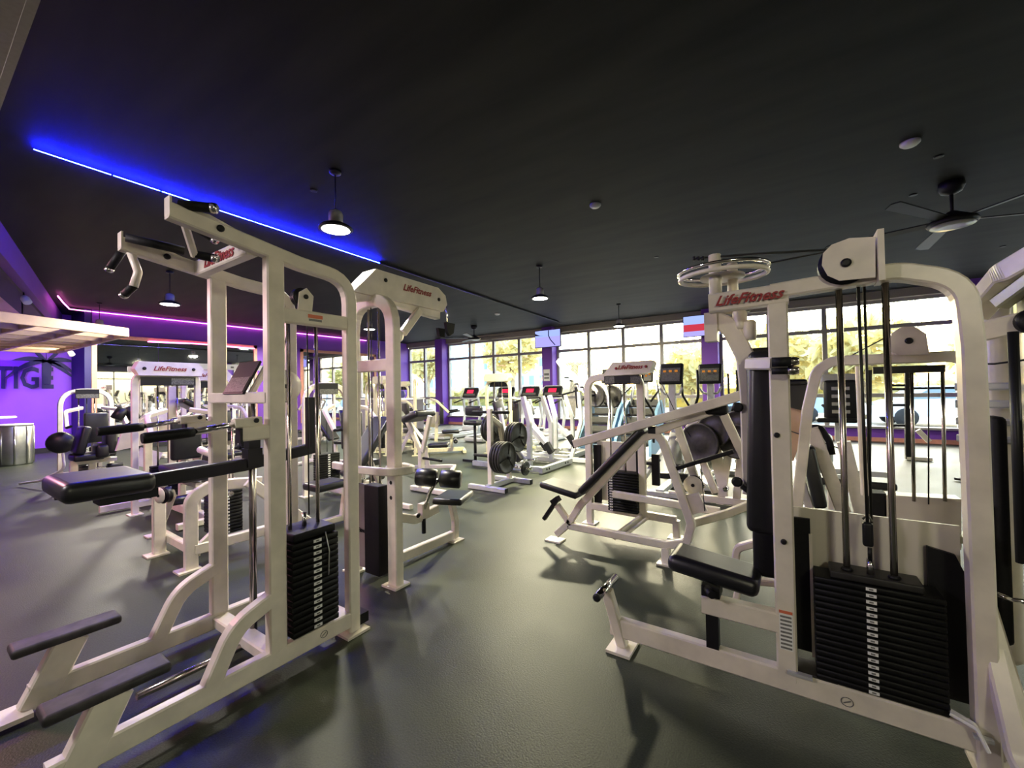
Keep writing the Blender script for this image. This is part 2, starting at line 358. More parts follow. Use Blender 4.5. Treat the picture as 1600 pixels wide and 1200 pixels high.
for i in range(4): t.box('pane', (EX+.1, 6.8+1.6*i, 1.85), (.006, 1.6, 2.9), 'glass')
t.box('transom', (EX+.1, 9.2, 2.8), (.09, 6.4, .08), 'mullion')
#@@OUT
# ------------------------------------------------------------------ outside
struct('ground_outside', MB().box((0, 60, -.15), (200, 93, .1)), 'asphalt')
def crown(mb, c, r, n, sz, flat=1):
    for _ in range(n):
        d_ = Vector((random.gauss(0,1), random.gauss(0,1), random.gauss(0,1)*flat)).normalized()*r*(.55+.45*random.random())
        p = Vector(c)+d_; a_ = Vector((random.gauss(0,1), random.gauss(0,1), random.gauss(0,1))).normalized(); b_ = a_.orthogonal().normalized()
        s_ = sz*(.6+.8*random.random()); mb.add([p-a_*s_, p-b_*s_*.5, p+a_*s_, p+b_*s_*.5], [(0,1,2,3)])
def tree(x, y, h, r, label, m='leaf', n=650, sz=.3, group=None):
    t = T('leafy_tree', label, 'tree', (x, y, -.1), group)
    t.tube('trunk', [V(x,y,-.1), V(x+.1,y,h*.35), V(x-.05,y+.1,h*.7)], .16, 'bark', n=8)
    for k in range(3): t.tube('branch', [V(x,y,h*.4), V(x+random.uniform(-1,1)*r*.6, y+random.uniform(-.5,.5)*r, h*.85)], .06, 'bark', n=6)
    mb = MB(); crown(mb, (x, y, h), r, n, sz, .8); crown(mb, (x-r*.5, y, h-.5), r*.6, n//3, sz); crown(mb, (x+r*.5, y, h-.4), r*.6, n//3, sz)
    t.p('foliage', mb, m, kind='stuff')
def palm(x, y, h, label):
    t = T('palm_tree', label, 'tree', (x, y, -.1))
    t.tube('trunk', [V(x,y,-.1), V(x+.1,y,h*.5), V(x+.25,y,h)], .2, 'bark', n=8)
    for k in range(14):
        a_ = 2*PI*k/14+.2; L = 2.1; mb = MB(); pts = [V(x+.25+math.cos(a_)*L*s_, y+math.sin(a_)*L*s_, h+.9*s_-1.9*s_*s_) for s_ in [i/7 for i in range(8)]]
        for i in range(7):
            t_ = (pts[i+1]-pts[i]); sd_ = t_.cross(ZP).normalized()
            for sg in (-1, 1):
                for q in (0, .5):
                    p = pts[i]+t_*q; mb.add([p, p+t_*.4, p+sd_*sg*.5*(1-i/9)+t_*.9-ZP*.18], [(0,1,2)])
        t.p('frond', mb, 'leaf')
tree(2.6, 24, 3.0, 1.9, 'yellow-green sunlit tree seen through the right-hand windows above the parked car')
tree(-.6, 27, 2.9, 2.1, 'golden leafy tree beyond the window right of the middle column')
tree(-5.6, 30, 2.7, 2.0, 'golden low tree outside the brightest windows')
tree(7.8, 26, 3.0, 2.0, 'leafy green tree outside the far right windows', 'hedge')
tree(UY(26,800,600).x, 26, 4.6, 2.2, 'loose golden tree outside the windows left of the television')
tree(UY(28,668,600).x, 28, 4.4, 1.8, 'small tree outside, left of the second column')
palm(-9.9, 20.5, 2.8, 'palm tree with drooping golden fronds just right of the notice column')
palm(UY(17.2,1512,600).x, 17.2, 4.6, 'tall palm whose fronds show in the upper right panes')
palm(UY(19.5,735,600).x, 19.5, 5.2, 'palm with a thick trunk outside the window right of the left column')
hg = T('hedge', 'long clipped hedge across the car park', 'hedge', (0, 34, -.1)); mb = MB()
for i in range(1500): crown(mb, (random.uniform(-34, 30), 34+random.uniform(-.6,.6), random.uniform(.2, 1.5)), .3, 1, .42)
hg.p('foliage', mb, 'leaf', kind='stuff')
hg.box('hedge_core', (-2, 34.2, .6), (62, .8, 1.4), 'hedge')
def building(x, y, wx, wy, h, m, label, nx, nz):
    t = T('apartment_building', label, 'building', (x, y, -.1)); t.box('wall', (x, y, h/2-.1), (wx, wy, h), m)
    for i in range(nx):
        for j in range(nz):
            wx_ = x-wx/2+wx*(i+.5)/nx; z = 1.5+(h-2)*(j+.5)/nz
            t.box('window', (wx_, y-wy/2-.02, z), (wx/nx*.45, .1, (h-2)/nz*.5), 'win')
            if i % 2 == 0: t.box('balcony', (wx_, y-wy/2-.5, z-(h-2)/nz*.35), (wx/nx*.8, 1, .25), 'bldg')
building(UY(42,712,600).x, 42, 5, 6, 20, 'bluebldg', 'light blue tower outside, next to the left column', 3, 9)
building(UY(52,778,600).x, 52, 6, 6, 22, 'bldg', 'white balconied apartment block behind the loose tree', 5, 8)
building(UY(46,842,600).x, 46, 6, 6, 13, 'bldg', 'pale green-white apartment block left of the notice column', 4, 5)
def car(x, y, rz, m, label):
    t = T('car', label, 'car', (x, y, -.1), rz=rz, local=True)
    prof = [(-2.2,.35),(-2.25,.75),(-1.5,.95),(-.85,1.42),(.9,1.45),(1.9,1.0),(2.2,.9),(2.25,.4)]
    t.p('body', MB().prism([V(a_,-.85,b_) for a_, b_ in prof], (0,1.7,0)), m)
    for s_ in (-.86, .86):
        t.p('side_window', MB().prism([V(-1.3,s_-.01,.98), V(-.75,s_-.01,1.34), V(.85,s_-.01,1.36), V(1.55,s_-.01,1.02)], (0,.02,0)), 'win')
        for wx in (-1.4, 1.4): t.p('wheel', MB().lathe((wx, s_*.95, .33), YP, [(.1,-.1),(.3,-.1),(.33,-.06),(.33,.06),(.3,.1),(.1,.1)], 16), 'tyre')
car(4.6, 20.8, .12, 'car', 'white car parked outside behind the cable rack, right-hand windows')
car(-.9, 21.6, .05, 'carblue', 'pale blue car parked outside, left of the white car')
car(10.2, 21, 0, 'car', 'white car parked outside at the far right')
#@@LIGHTS
# ------------------------------------------------------------------ pendants, fans, ceiling fittings
def pendant():
    t = T('pendant_lamp', 'round black high-bay pendant lamp', 'lamp', (0,0,CE), group=None, local=True)
    t.p('canopy', MB().lathe((0,0,0), -ZP, [(.06,0),(.055,.03),(.02,.04)], 16), 'dark')
    t.tube('rod', [V(0,0,-.03), V(0,0,-.42)], .008, 'dark', n=6)
    t.p('driver_housing', MB().lathe((0,0,-.40), -ZP, [(.02,0),(.06,.02),(.07,.05),(.07,.12),(.05,.14)], 20), 'smoke')
    t.p('heat_sink', MB().lathe((0,0,-.53), -ZP, [(.05,0),(.09,.015),(.15,.045),(.165,.06),(.165,.075),(.15,.078)], 28), 'dark')
    t.p('lamp_face', MB().lathe((0,0,-.606), -ZP, [(.13,0),(.135,.004),(.12,.008)], 28), 'lamp')
    return t.o
PL = [(-3.83,2.52,'black high-bay pendant lamp hanging above the blue strip, nearest the camera'),
      (-3.79,6.61,'glowing pendant lamp in the middle of the ceiling'),
      (-3.82,10.9,'pendant lamp in front of the brightest windows'),
      (-9.37,2.81,'bright pendant lamp hanging beyond the pull-up machine handles'),
      (-13.76,2.76,'bright pendant lamp close to the lobby canopy'),
      (-9.2,7.0,'glowing pendant lamp seen past the second arch, near the purple wall'),
      (-13.7,7.0,'pendant lamp hanging closest to the mirror nearer the windows'),
      (5.6,2.6,'pendant lamp beyond the right edge, nearer row'), (5.6,10.9,'pendant lamp beyond the right edge, row by the windows')]
src = pendant()
for i, (x, y, lb) in enumerate(PL):
    o = src if i == 0 else dup(src, (x, y, CE)); o.location = (x, y, CE); o['label'] = lb; o['group'] = 'high-bay pendant lamps'
    E = [75, 330, 150, 170, 150, 170, 100, 90, 110][i]
    light('pendant_light', 'AREA', (x, y, CE-.63), E, (1, .92, .62) if i in (1, 2) else (1, .93, .78), .26, to=(x, y, 0))
def fan(x, y, lab, ph):
    t = T('ceiling_fan', lab, 'fan', (x, y, CE), 'ceiling fans')
    t.p('canopy', MB().lathe((x,y,CE), -ZP, [(.11,0),(.115,.05),(.09,.11),(.03,.14)], 24), 'dark')
    t.tube('downrod', [V(x,y,CE-.1), V(x,y,CE-.36)], .018, 'dark')
    t.p('motor_housing', MB().lathe((x,y,CE-.33), -ZP, [(.03,0),(.08,.03),(.2,.1),(.22,.13),(.2,.16)], 28), 'dark')
    t.p('bottom_cover', MB().lathe((x,y,CE-.488), -ZP, [(.19,0),(.185,.012),(.1,.02)], 28), 'smoke')
    for k in range(5):
        a_ = ph+2*PI*k/5; d_ = V(math.cos(a_), math.sin(a_), 0); s_ = V(-d_.y, d_.x, .22).normalized()
        c = V(x,y,CE-.44); mb = MB(); mb.prism([c+d_*.18-s_*.05, c+d_*1.15-s_*.075, c+d_*1.2, c+d_*1.15+s_*.06, c+d_*.18+s_*.05], (0,0,.012)); t.p('blade', mb, 'dark')
fan(1.56, 6.72, 'large black ceiling fan at the upper right', .35)
fan(-9.15, 11.3, 'small-looking black ceiling fan before the left-hand windows', .1)
def detector(x, y, r, m, label, nm='smoke_detector'):
    single(nm, label, 'detector', MB().lathe((x,y,CE), -ZP, [(r,0),(r,.02),(r*.7,.04),(r*.2,.045)], 20), m, (x,y,CE))
detector(.98, 5.35, .075, 'white', 'white round ceiling detector at the upper right')
detector(-1.96, 4.83, .07, 'smoke', 'grey round ceiling disc near the middle of the ceiling')
detector(-7.18, 9.97, .08, 'white', 'white dome camera on the ceiling before the windows')
for x, y, l in [(1.28,5.86,'beside the white detector'),(1.27,6.87,'left of the fan'),(-4.39,2.62,'near the blue strip'),(3.0,10.4,'above the right-hand windows'),(-1.9,7.4,'in mid ceiling')]:
    single('sprinkler_cover', 'small dark sprinkler cover on the ceiling '+l, 'sprinkler', MB().lathe((x,y,CE), -ZP, [(.04,0),(.04,.008),(.03,.012)], 14), 'dark', (x,y,CE))
# televisions and column notice
def tv(x, y, z, wd_, ht, rz, label, pic):
    t = T('television', label, 'television', (x, y, z), rz=rz, local=True)
    t.pad('casing', (0,0,0), (wd_,.06,ht), 'dark', r=.012); t.box('wall_bracket', (0,.18,0), (.2,.36,.15), 'dark')
    t.box('screen', (0,-.032,0), (wd_-.04,.004,ht-.04), pic); return t
M['scr1'] = emit('tv picture lilac', (.36, .33, .85), 1.1); M['scr2'] = emit('tv picture sky', (.35, .45, .95), 1.0); M['scr3'] = emit('tv picture red', (.65, .05, .08), .8)
t = tv(-7.08, 12.85, 3.22, 1.03, .62, 0, 'wall television with a lilac picture above the notice column', 'scr1')
t.box('picture_band', (0,-.036,.17), (.98,.004,.22), 'scr2'); t.p('picture_dark_shape', MB().prism([V(-.49,-.04,.12), V(-.49,-.04,.2), V(-.3,-.04,.12), V(-.1,-.04,.1)], (0,.002,0)), 'navy')
t.tube('picture_pole', [V(.05,-.042,.28), V(.05,-.042,.1), V(.12,-.042,-.05), V(.3,-.042,-.25)], .018, 'navy', n=5)
t = tv(-2.1, 12.9, 3.18, 1.0, .62, 0, 'wall television with a red and blue picture on the middle column', 'scr2')
t.box('picture_red_band', (0,-.036,-.05), (.95,.004,.2), 'scr3'); t.box('picture_lower_band', (0,-.036,-.22), (.95,.004,.14), 'scr1')
t = T('notice', 'white paper notice taped to the purple column under the television', 'notice', (-7.36, 13.2, 1.9))
t.box('paper', (-7.36, 13.215, 1.95), (.26,.005,.42), 'white'); t.box('printed_lines', (-7.36, 13.21, 1.98), (.2,.004,.08), 'grey'); t.box('printed_lines', (-7.36, 13.21, 1.85), (.2,.004,.06), 'grey')
#@@LOBBY
# ------------------------------------------------------------------ lobby corner
x = -16.385
pT = UX(x, 14, 590); sz = .62
single('wall_lettering', 'dark capital lettering on the violet lobby wall', 'lettering', text_mb('PRESTIGE', sz*1.25, V(x, UX(x, 84, 600).y, UX(x, 45, 592).z), YP, ZP, .01, 0, 'RIGHT', .62), 'navy', (x, pT.y, pT.z))
pc = UX(x, 73, 564); mb = MB()
def frond(c, ang, L, droop, wd_):
    pts = [c + YP*(math.cos(ang)*L*s_) + ZP*(math.sin(ang)*L*s_ - droop*s_*s_) for s_ in [i/8 for i in range(9)]]
    up = []; dn = []
    for i, p in enumerate(pts):
        q = 1.5*wd_*math.sin(PI*min(1, .12+i/8*.9)); up.append(p+ZP*q*.6); dn.append(p-ZP*q)
    for i in range(8): mb.prism([up[i], up[i+1], dn[i+1], dn[i]], (.012,0,0))
for ang, L, dr, w_ in [(0.05,.62,.5,.05),(.45,.62,.3,.05),(.95,.5,.07,.055),(1.6,.38,0,.07),(2.2,.5,.07,.055),(2.75,.66,.27,.05),(3.1,.75,.55,.055),(-.35,.6,.33,.055)]: frond(pc, ang, L, dr, w_)
mb.prism([pc+YP*-.09, pc+YP*.09, pc+YP*.07-ZP*.62, pc-YP*.07-ZP*.62], (.012,0,0))
single('palm_decal', 'dark palm silhouette painted on the violet lobby wall', 'mural', mb, 'navy', pc)
# timber lattice canopy
cz = 2.62; t = T('lattice_canopy', 'pale timber lattice canopy over the lobby counter', 'canopy', (-12.2, 0, cz))
A, B_, C_, D_ = V(-10.2, 2.42, cz), V(-9.2, .1, cz), V(-15.6, -1.2, cz), V(-15.2, 2.3, cz)
for p, q in ((A,B_),(A,D_),(B_,C_),(C_,D_)): t.p('edge_board', MB().sweep([p,q], .05, .16, V(q.y-p.y, p.x-q.x, 0)), 'wood')
for i in range(1, 7):
    s_ = i/7; p, q = A.lerp(D_, s_), B_.lerp(C_, s_); t.p('slat', MB().sweep([p,q], .04, .13, V(q.y-p.y, p.x-q.x, 0)), 'wood')
for i in range(1, 4):
    s_ = i/4; p, q = A.lerp(B_, s_), D_.lerp(C_, s_); t.p('cross_slat', MB().sweep([p,q], .04, .13, V(q.y-p.y, p.x-q.x, 0)), 'wood')
for p in (A.lerp(C_,.3), A.lerp(C_,.75)): t.tube('hanger', [p+ZP*.06, V(p.x,p.y,3.3)], .012, 'dark', n=6)
for x, y, l in [(-11.2, 1.28,'beside the bulkhead'),(-14.95, 2.45,'by the violet wall')]:
    tt = T('track_spotlight', 'small white spotlight '+l, 'spotlight', (x,y,3.2 if x > -13 else 2.7)); zz = 3.28 if x > -13 else 2.66
    tt.tube('stem', [V(x,y,3.30), V(x,y,zz-.08)], .01, 'dark', n=6); tt.p('lamp_head', MB().lathe((x,y,zz-.06), V(.5,.2,-.6), [(.04,0),(.06,.05),(.06,.14),(.05,.15)], 16), 'white')
t = T('round_table', 'white round-topped pedestal table at the left edge', 'table', (-14.55, 1.05, 0))
t.p('tabletop', MB().lathe((-14.55,1.05,1.0), ZP, [(.5,0),(.52,.015),(.5,.04)], 40), 'white'); t.tube('pedestal', [V(-14.55,1.05,.02), V(-14.55,1.05,1.0)], .05, 'silver'); t.p('foot', MB().lathe((-14.55,1.05,0), ZP, [(.28,0),(.26,.02),(.05,.04)], 24), 'silver')
t = T('steel_drum', 'ribbed brushed steel drum standing in the lobby', 'drum', (-14.1, 1.45, 0)); mb = MB(); n_ = 40
pr = []
mb.lathe((-14.1,1.45,0), ZP, [(.30,0),(.31,.03),(.31,.82),(.30,.85)], 40); t.p('drum_body', mb, 'drum'); t.p('drum_lid', MB().lathe((-14.1,1.45,.85), ZP, [(.31,0),(.31,.02),(.2,.03)], 32), 'white')
for k in range(10):
    a_ = 2*PI*k/10; t.tube('rib', [V(-14.1+math.cos(a_)*.31, 1.45+math.sin(a_)*.31, .03), V(-14.1+math.cos(a_)*.31, 1.45+math.sin(a_)*.31, .82)], .02, 'drum', n=8)
light('violet_wash', 'AREA', (-15.5, .3, 2.5), 75, (.35, .1, 1), .7, to=(-16.4, .7, 1.1))  # added light without a fixture, out of sight under the canopy, tints lobby wall
light('lobby_lamp', 'AREA', (-6.8, -.5, 2.5), 60, (1, .42, .5), .5, to=(-5.6, .6, 0))
light('canopy_glow', 'AREA', (-12.8, .2, 1.9), 2, (1, .72, .45), 1.0, to=(-12.6, .4, 3))
lb = light('blue_strip_light', 'AREA', bs(4.4)-ZP*.01, 55, (.22, .16, 1), .02, sy=7); lb.rotation_euler = (0, 0, math.radians(3.73))
light('behind_fill', 'AREA', (1.5, -1.2, 2.55), 32, (1, .96, .66), .5, to=(0, 2.5, .4))  # added fill behind the camera, brightens the right foreground frame
light('behind_fill', 'AREA', (-3.2, -1.2, 2.55), 62, (1, .88, .92), .5, to=(-2.5, 1.5, .4))  # second added fill, pinkish, lifts the pull-up machine; no fixture there
#@@M1
# ------------------------------------------------------------------ pull-up / dip machine (foreground left)
def plates(t, c, dx, dy, z0, n, th, face, lab_at, lw=.045):
    """n separate stacked plates; face: unit vector of the label side; lab_at: label centre offset"""
    for i in range(n):
        z = z0+th*(i+.5); o = t.p('weight_plate', MB().pad((c[0], c[1], z), (dx, dy, th-.003), r=.004, k=1), 'plate')
        p = V(c[0], c[1], z)+lab_at
        dim = (.002, lw, th*.5) if abs(face.x) > .5 else (lw, .002, th*.5)
        l = t.p('number_label', MB().box(p, dim), 'white', parent=o)
        t.p('number_print', MB().box(p+face*.0015, (dim[0] if dim[0] < .01 else lw*.4, dim[1] if dim[1] < .01 else lw*.4, th*.22)), 'grey', parent=o)
def bolts(t, pts, ax, r=.014, m='dark'):
    for p in pts: t.p('bolt_cap', MB().lathe(Vector(p), ax, [(r,0),(r,.006),(r*.6,.01)], 12), m)
def pulley(t, c, ax, r, wd_=.03, name='pulley'):
    c = Vector(c); ax = Vector(ax).normalized()
    o = t.p(name, MB().lathe(c-ax*wd_/2, ax, [(r*.4,0),(r,0),(r*.9,wd_*.3),(r*.9,wd_*.7),(r,wd_),(r*.4,wd_)], 28), 'dark')
    return o
XN, XF = -2.2, -2.87
t = T('assisted_pullup_machine', 'tall cream pull-up and dip machine with black knee pad, nearest at the left', 'gym machine', (-2.53, .9, 0))
for X_, front in ((XN, True), (XF, False)):
    t.bar('base_beam', [V(X_,.30 if front else .34,.09), V(X_,1.53,.09)], .055, .09, XP)
    t.bar('front_upright', [V(X_,1.09,.13), V(X_,1.09,2.12)], .055, .085, XP)
    t.bar('rear_arch', [V(X_,1.53,0.01), V(X_,1.53,2.10), V(X_,1.22,2.125), V(X_,.655,2.215)], .055, .068, XP, fil=.30)
    t.bar('curved_brace', [V(X_,.80,.12), V(X_,.90,.33), V(X_,1.08,.40)], .055, .07, XP, fil=.2)
    t.box('foot_plate', (X_,1.53,.008), (.13,.15,.014))
    t.bar('step_support', [V(X_,.36,.03), V(X_,.48,.29)], .055, .11, XP)
    t.box('foot_plate', (X_,.27,.03), (.14,.16,.02))
    t.pad('step', (X_-.0,.465,.31), (.125,.36,.04), 'tread', r=.014)
t.bar('base_crossbar', [V(XF,1.09,.09), V(XN,1.09,.09)], .08, .055, YP)
t.bar('base_crossbar', [V(XF,1.50,.09), V(XN,1.50,.09)], .08, .055, YP)
t.tube('base_rail', [V(-2.5,.62,.06), V(-2.5,1.12,.06)], .018, 'rod')
for k, z in ((0,.0),): pass
# name header bar between the top beams, with red script
t.bar('header_bar', [V(XF+.02,1.0,2.16), V(XN-.02,1.0,2.16)], .06, .085, YP)
t.p('header_lettering', text_mb(LOGO, .085, V(-2.53,.966,2.16), XP, ZP, .003, .35), 'red')
# top front end gussets with grips
def grip(a_, b_, r=.021, cap=True, nm='upper_grip'):
    o = t.tube(nm, [a_, b_], r, 'rubber'); d_ = (b_-a_).normalized()
    if cap: t.p('grip_cap', MB().lathe(b_, d_, [(r+.001,0),(r+.001,.02),(r*.8,.026)], 14), 'chrome', parent=o)
for X_ in (XN, XF):
    t.p('end_plate', MB().box((X_,.655,2.235), (.062,.008,.08)), 'cream')
    t.p('end_gusset', MB().prism([V(X_-.02,.66,2.24), V(X_-.02,.80,2.245), V(X_-.02,.98,2.19), V(X_-.02,.66,2.2)], (.04,0,0)), 'cream')
    t.p('bolt_cap', MB().lathe((X_+.029,.84,2.19), XP, [(.016,0),(.016,.008),(.01,.012)], 12), 'dark')
grip(UX(-2.2,281,320), UX(-2.12,330,325), .022)
t.bar('chin_bar_bracket', [UX(-2.24,287,345), UX(-2.38,303,397)], .03, .045, YP)
grip(UX(-2.38,302,397), UX(-2.33,332,403), .02, nm='chin_grip')
grip(UX(-2.38,296,352), UX(-2.33,332,373), .017, nm='chin_grip')
grip(UX(-2.78,196,371), UX(-2.72,288,392), .022, False, 'long_grip')
t.tube('handle_stem', [UX(-2.87,201,386), UX(-2.87,216,425), UX(-2.88,209,448)], .019, 'cream', fil=.04)
grip(UX(-2.88,210,446), UX(-2.95,196,459), .020, nm='lower_grip'); grip(UX(-2.93,191,392), UX(-3.0,173,418), .019, nm='lower_grip')
# dip handles
for X_ in (XN, XF):
    t.bar('dip_bracket', [V(X_,.93,1.235), V(X_,1.10,1.235)], .05, .07, XP)
    t.box('bracket_end_cap', (X_,.925,1.225), (.052,.012,.072), 'dark')
    t.p('dip_pivot', MB().sweep([V(X_,.90,1.285), V(X_,1.02,1.29)], .05, .045, XP), 'cream')
    o = t.tube('dip_handle', [V(X_,.74,1.262), V(X_,.93,1.285)], .0135, 'chrome')
    t.p('dip_grip', MB().lathe((X_,.565,1.25), (0,1,.06), [(.020,0),(.023,.01),(.0225,.15),(.021,.178)], 16), 'rubber', parent=o)
    bolts(t, [(X_+.026,.99,1.295)], XP, .012)
# middle crossbar with placard and sticker
t.bar('crossbar', [V(XF,1.07,1.405), V(XN,1.07,1.405)], .05, .055, YP)
ax = (XP, V(0,.45,.9).normalized(), V(0,-.9,.45).normalized())
t.bar('placard_bracket', [V(-2.42,1.08,1.43), V(-2.42,1.17,1.60)], .03, .03, XP)
t.box('placard', (-2.53,1.08,1.515), (.24,.20,.012), 'dark', ax); t.box('placard_print', V(-2.53,1.08,1.515)+V(0,-.9,.45)*.008+V(0,-.45,-.9)*.045, (.22,.09,.002), 'print', ax)
t.box('warning_sticker', (-2.29,1.044,1.412), (.06,.002,.028), 'orange')
# knee pad and lever
t.bar('pad_lever', [V(-2.53,.66,1.02), V(-2.53,1.10,1.035), V(-2.53,1.5,1.08)], .05, .065, XP, 'dark')
t.pad('knee_pad', (-2.60,.52,1.035), (.42,.30,.085), 'vinyl', r=.03)
t.box('pad_support', (-2.55,.60,.97), (.12,.2,.04), 'dark')
t.tube('pad_roller', [V(-2.84,.42,.97), V(-2.84,.62,.94)], .022, 'rubber')
t.tube('guide_post', [V(-2.53,1.13,.1), V(-2.53,1.13,1.40)], .019, 'rod')
t.box('slider_block', (-2.53,1.13,1.07), (.075,.075,.10), 'dark'); t.box('slider_sleeve', (-2.53,1.13,1.17), (.06,.06,.12), 'dark')
# stack in the near frame
t.bar('upper_crossbar', [V(XN,1.12,1.835), V(XN,1.50,1.835)], .05, .075, XP)
t.box('warning_sticker', (XN+.026,1.30,1.845), (.002,.085,.02), 'orange'); t.box('sticker_print', (XN+.026,1.30,1.825), (.002,.075,.012), 'grey')
pulley(t, (XN-.03,1.25,1.95), XP, .052); t.p('pulley_plate', MB().prism([V(XN+.005,1.21,1.87), V(XN+.005,1.22,1.97), V(XN+.005,1.26,2.0), V(XN+.005,1.30,1.96), V(XN+.005,1.29,1.87)], (.006,0,0)), 'cream'); bolts(t, [(XN+.011,1.255,1.95)], XP, .013)
pulley(t, (-2.62,1.35,1.47), XP, .10, .04); t.p('pulley_guard', MB().lathe((-2.585,1.35,1.47), XP, [(.03,0),(.095,0),(.095,.006),(.03,.006)], 28), 'cream'); bolts(t, [(-2.578,1.35,1.47)], XP)
plates(t, (-2.27, 1.28), .24, .26, .155, 15, .0325, XP, V(.1205,0.005,0))
t.pad('top_plate', (-2.27,1.28,.665), (.22,.24,.045), 'plate', r=.01)
for y in (1.20, 1.36): t.tube('guide_rod', [V(-2.27,y,.14), V(-2.27,y,1.81)], .0105, 'rod')
t.tube('selector_stem', [V(-2.27,1.28,.68), V(-2.27,1.28,.76)], .012, 'chrome'); t.tube('cable', [V(-2.24,1.29,.75), V(-2.24,1.29,1.93)], .004, 'cable', n=6)
t.tube('cable', [V(-2.30,1.22,1.80), V(-2.42,1.22,1.52)], .004, 'cable', n=6)
t.box('counterweight_shroud', (-2.42,1.42,1.25), (.05,.06,.30), 'dark')
t.tube('pin_cord', [V(-2.148,1.33,.66), V(-2.145,1.35,.55), V(-2.146,1.345,.42)], .003, 'silver', n=6)
mk = t.p('maker_mark', MB().tube([V(XN+.03,1.33+.02*math.cos(2*PI*k/20),.095+.018*math.sin(2*PI*k/20)) for k in range(21)], .0018, n=5), 'grey')
t.p('mark_stroke', MB().sweep([V(XN+.03,1.318,.088), V(XN+.03,1.342,.102)], .002, .005, XP), 'grey', parent=mk)
t.box('rear_bumper', UZ(.05,563,962), (.08,.06,.06), 'rubber')
for y in (.64,.9): t.tube('bolt_cap', [V(XN+.027,y,2.0), V(XN+.030,y,2.0)], .001, 'dark', n=6) if False else None
#@@M2
# ------------------------------------------------------------------ lat pulldown behind it
t = T('lat_pulldown_machine', 'cream pulldown machine with angled overhead boom, behind the pull-up machine', 'gym machine', (-2.66, 2.3, 0))
t.bar('front_arch', [V(-2.45,2.07,.01), V(-2.45,2.07,2.13), V(-2.93,2.07,2.13), V(-2.93,2.07,.01)], .07, .095, YP, fil=.26)
for x in (-2.45,-2.93): t.box('foot_plate', (x,2.07,.008), (.15,.14,.014))
t.bar('crossbar', [V(-2.9,2.09,1.63), V(-2.47,2.09,1.63)], .05, .09, YP)
for x in (-2.76,-2.64): t.tube('guide_rod', [V(x,2.09,.14), V(x,2.09,2.1)], .009, 'rod')
t.tube('cable', [V(-2.70,2.07,.7), V(-2.70,2.07,2.1)], .004, 'cable', n=6)
for i in range(12): t.pad('weight_plate', (-2.72,2.12,.16+.037*(i+.5)), (.28,.10,.034), 'plate', r=.004)
t.pad('stack_shroud', (-2.615,2.03,.40), (.17,.09,.66), 'rubber', r=.008)
t.box('rear_panel', (-2.80,2.03,.40), (.20,.01,.64), 'drum'); t.p('panel_marks', text_mb(LOGO, .045, V(-2.80,2.022,.36), XP, ZP, .002, .3), 'dark')
bolts(t, [(-2.452,2.041,.76),(-2.452,2.041,.65)], -YP, .016)
bx = -2.62
poly = [V(bx,1.86,2.16), V(bx,2.06,2.37), V(bx,2.74,2.355), V(bx,2.83,2.30), V(bx,2.85,2.22), V(bx,2.80,2.15)]
t.p('boom_cover', MB().prism(poly, (-.16,0,0)), 'cream')
t.bar('boom_tube', [V(-2.68,1.86,2.12), V(-2.68,2.05,2.17), V(-2.68,2.78,2.12)], .07, .075, XP, fil=.2)
t.p('boom_lettering', text_mb(LOGO, .075, V(bx+.003,2.48,2.28), YP, ZP, .003, .35), 'red')
bolts(t, [(bx,2.15,2.30),(bx,2.74,2.25)], XP, .016)
t.bar('boom_brace', [V(-2.64,2.52,2.12), V(-2.60,2.30,1.90)], .04, .06, XP)
t.p('bar_hook', MB().lathe((-2.60,2.24,1.87), XP, [(.05,-.05),(.05,.02),(.03,.03)], 20), 'cream')
t.bar('belt_guard', [V(-2.72,1.93,.83), V(-2.15,1.85,.83), V(-2.12,2.10,.83), V(-2.38,2.12,.83)], .035, .05, ZP, fil=.1) if False else None
t.bar('belt_guard', [V(-2.99,1.93,.86), V(-2.62,1.90,.86), V(-2.32,1.95,.86), V(-2.28,2.12,.86), V(-2.46,2.16,.86)], .05, .03, ZP, fil=.10)
t.bar('seat_beam', [V(-2.6,2.12,.62), V(-2.6,2.22,.44), V(-2.6,2.40,.37), V(-2.6,2.66,.40)], .05, .07, XP, fil=.1)
t.bar('base_beam', [V(-2.7,2.10,.07), V(-2.7,2.95,.06)], .05, .08, XP)
t.bar('front_leg', [V(-2.7,3.0,.03), V(-2.68,2.98,.20), V(-2.60,2.84,.42)], .05, .06, XP, fil=.08)
t.box('foot_plate', (-2.7,2.98,.008), (.15,.14,.014))
t.box('clamp_block', (-2.58,2.48,.43), (.06,.08,.12)); t.tube('height_post', [V(-2.58,2.48,.24), V(-2.58,2.48,.40)], .018, 'dark'); t.tube('adjuster_knob', [V(-2.55,2.40,.42), V(-2.52,2.36,.42)], .014, 'dark')
t.tube('roller_arm', [V(-2.56,2.47,.45), V(-2.50,2.48,.60), V(-2.43,2.50,.70)], .016, 'chrome', fil=.08)
ra, rb = V(-2.60,2.42,.72), V(-2.28,2.62,.69)
rm = ra.lerp(rb, .5)
for p, q in ((ra, ra.lerp(rb,.47)), (ra.lerp(rb,.53), rb)): t.p('thigh_roller', MB().lathe(p, q-p, [(.055,0),(.072,.012),(.072,(q-p).length-.012),(.055,(q-p).length)], 20), 'vinyl')
t.pad('seat', (-2.46,2.72,.50), (.26,.34,.055), 'vinyl', r=.02, ax=(V(.9,.35,0).normalized(), V(-.35,.9,0).normalized(), ZP))
tt = T('strap_handles', 'pair of black strap handles on a chain below the boom end', 'handle', (-2.62,2.84,2.1))
tt.tube('chain', [V(-2.62,2.835,2.20), V(-2.62,2.84,2.10), V(-2.62,2.84,2.05)], .006, 'chrome', n=6)
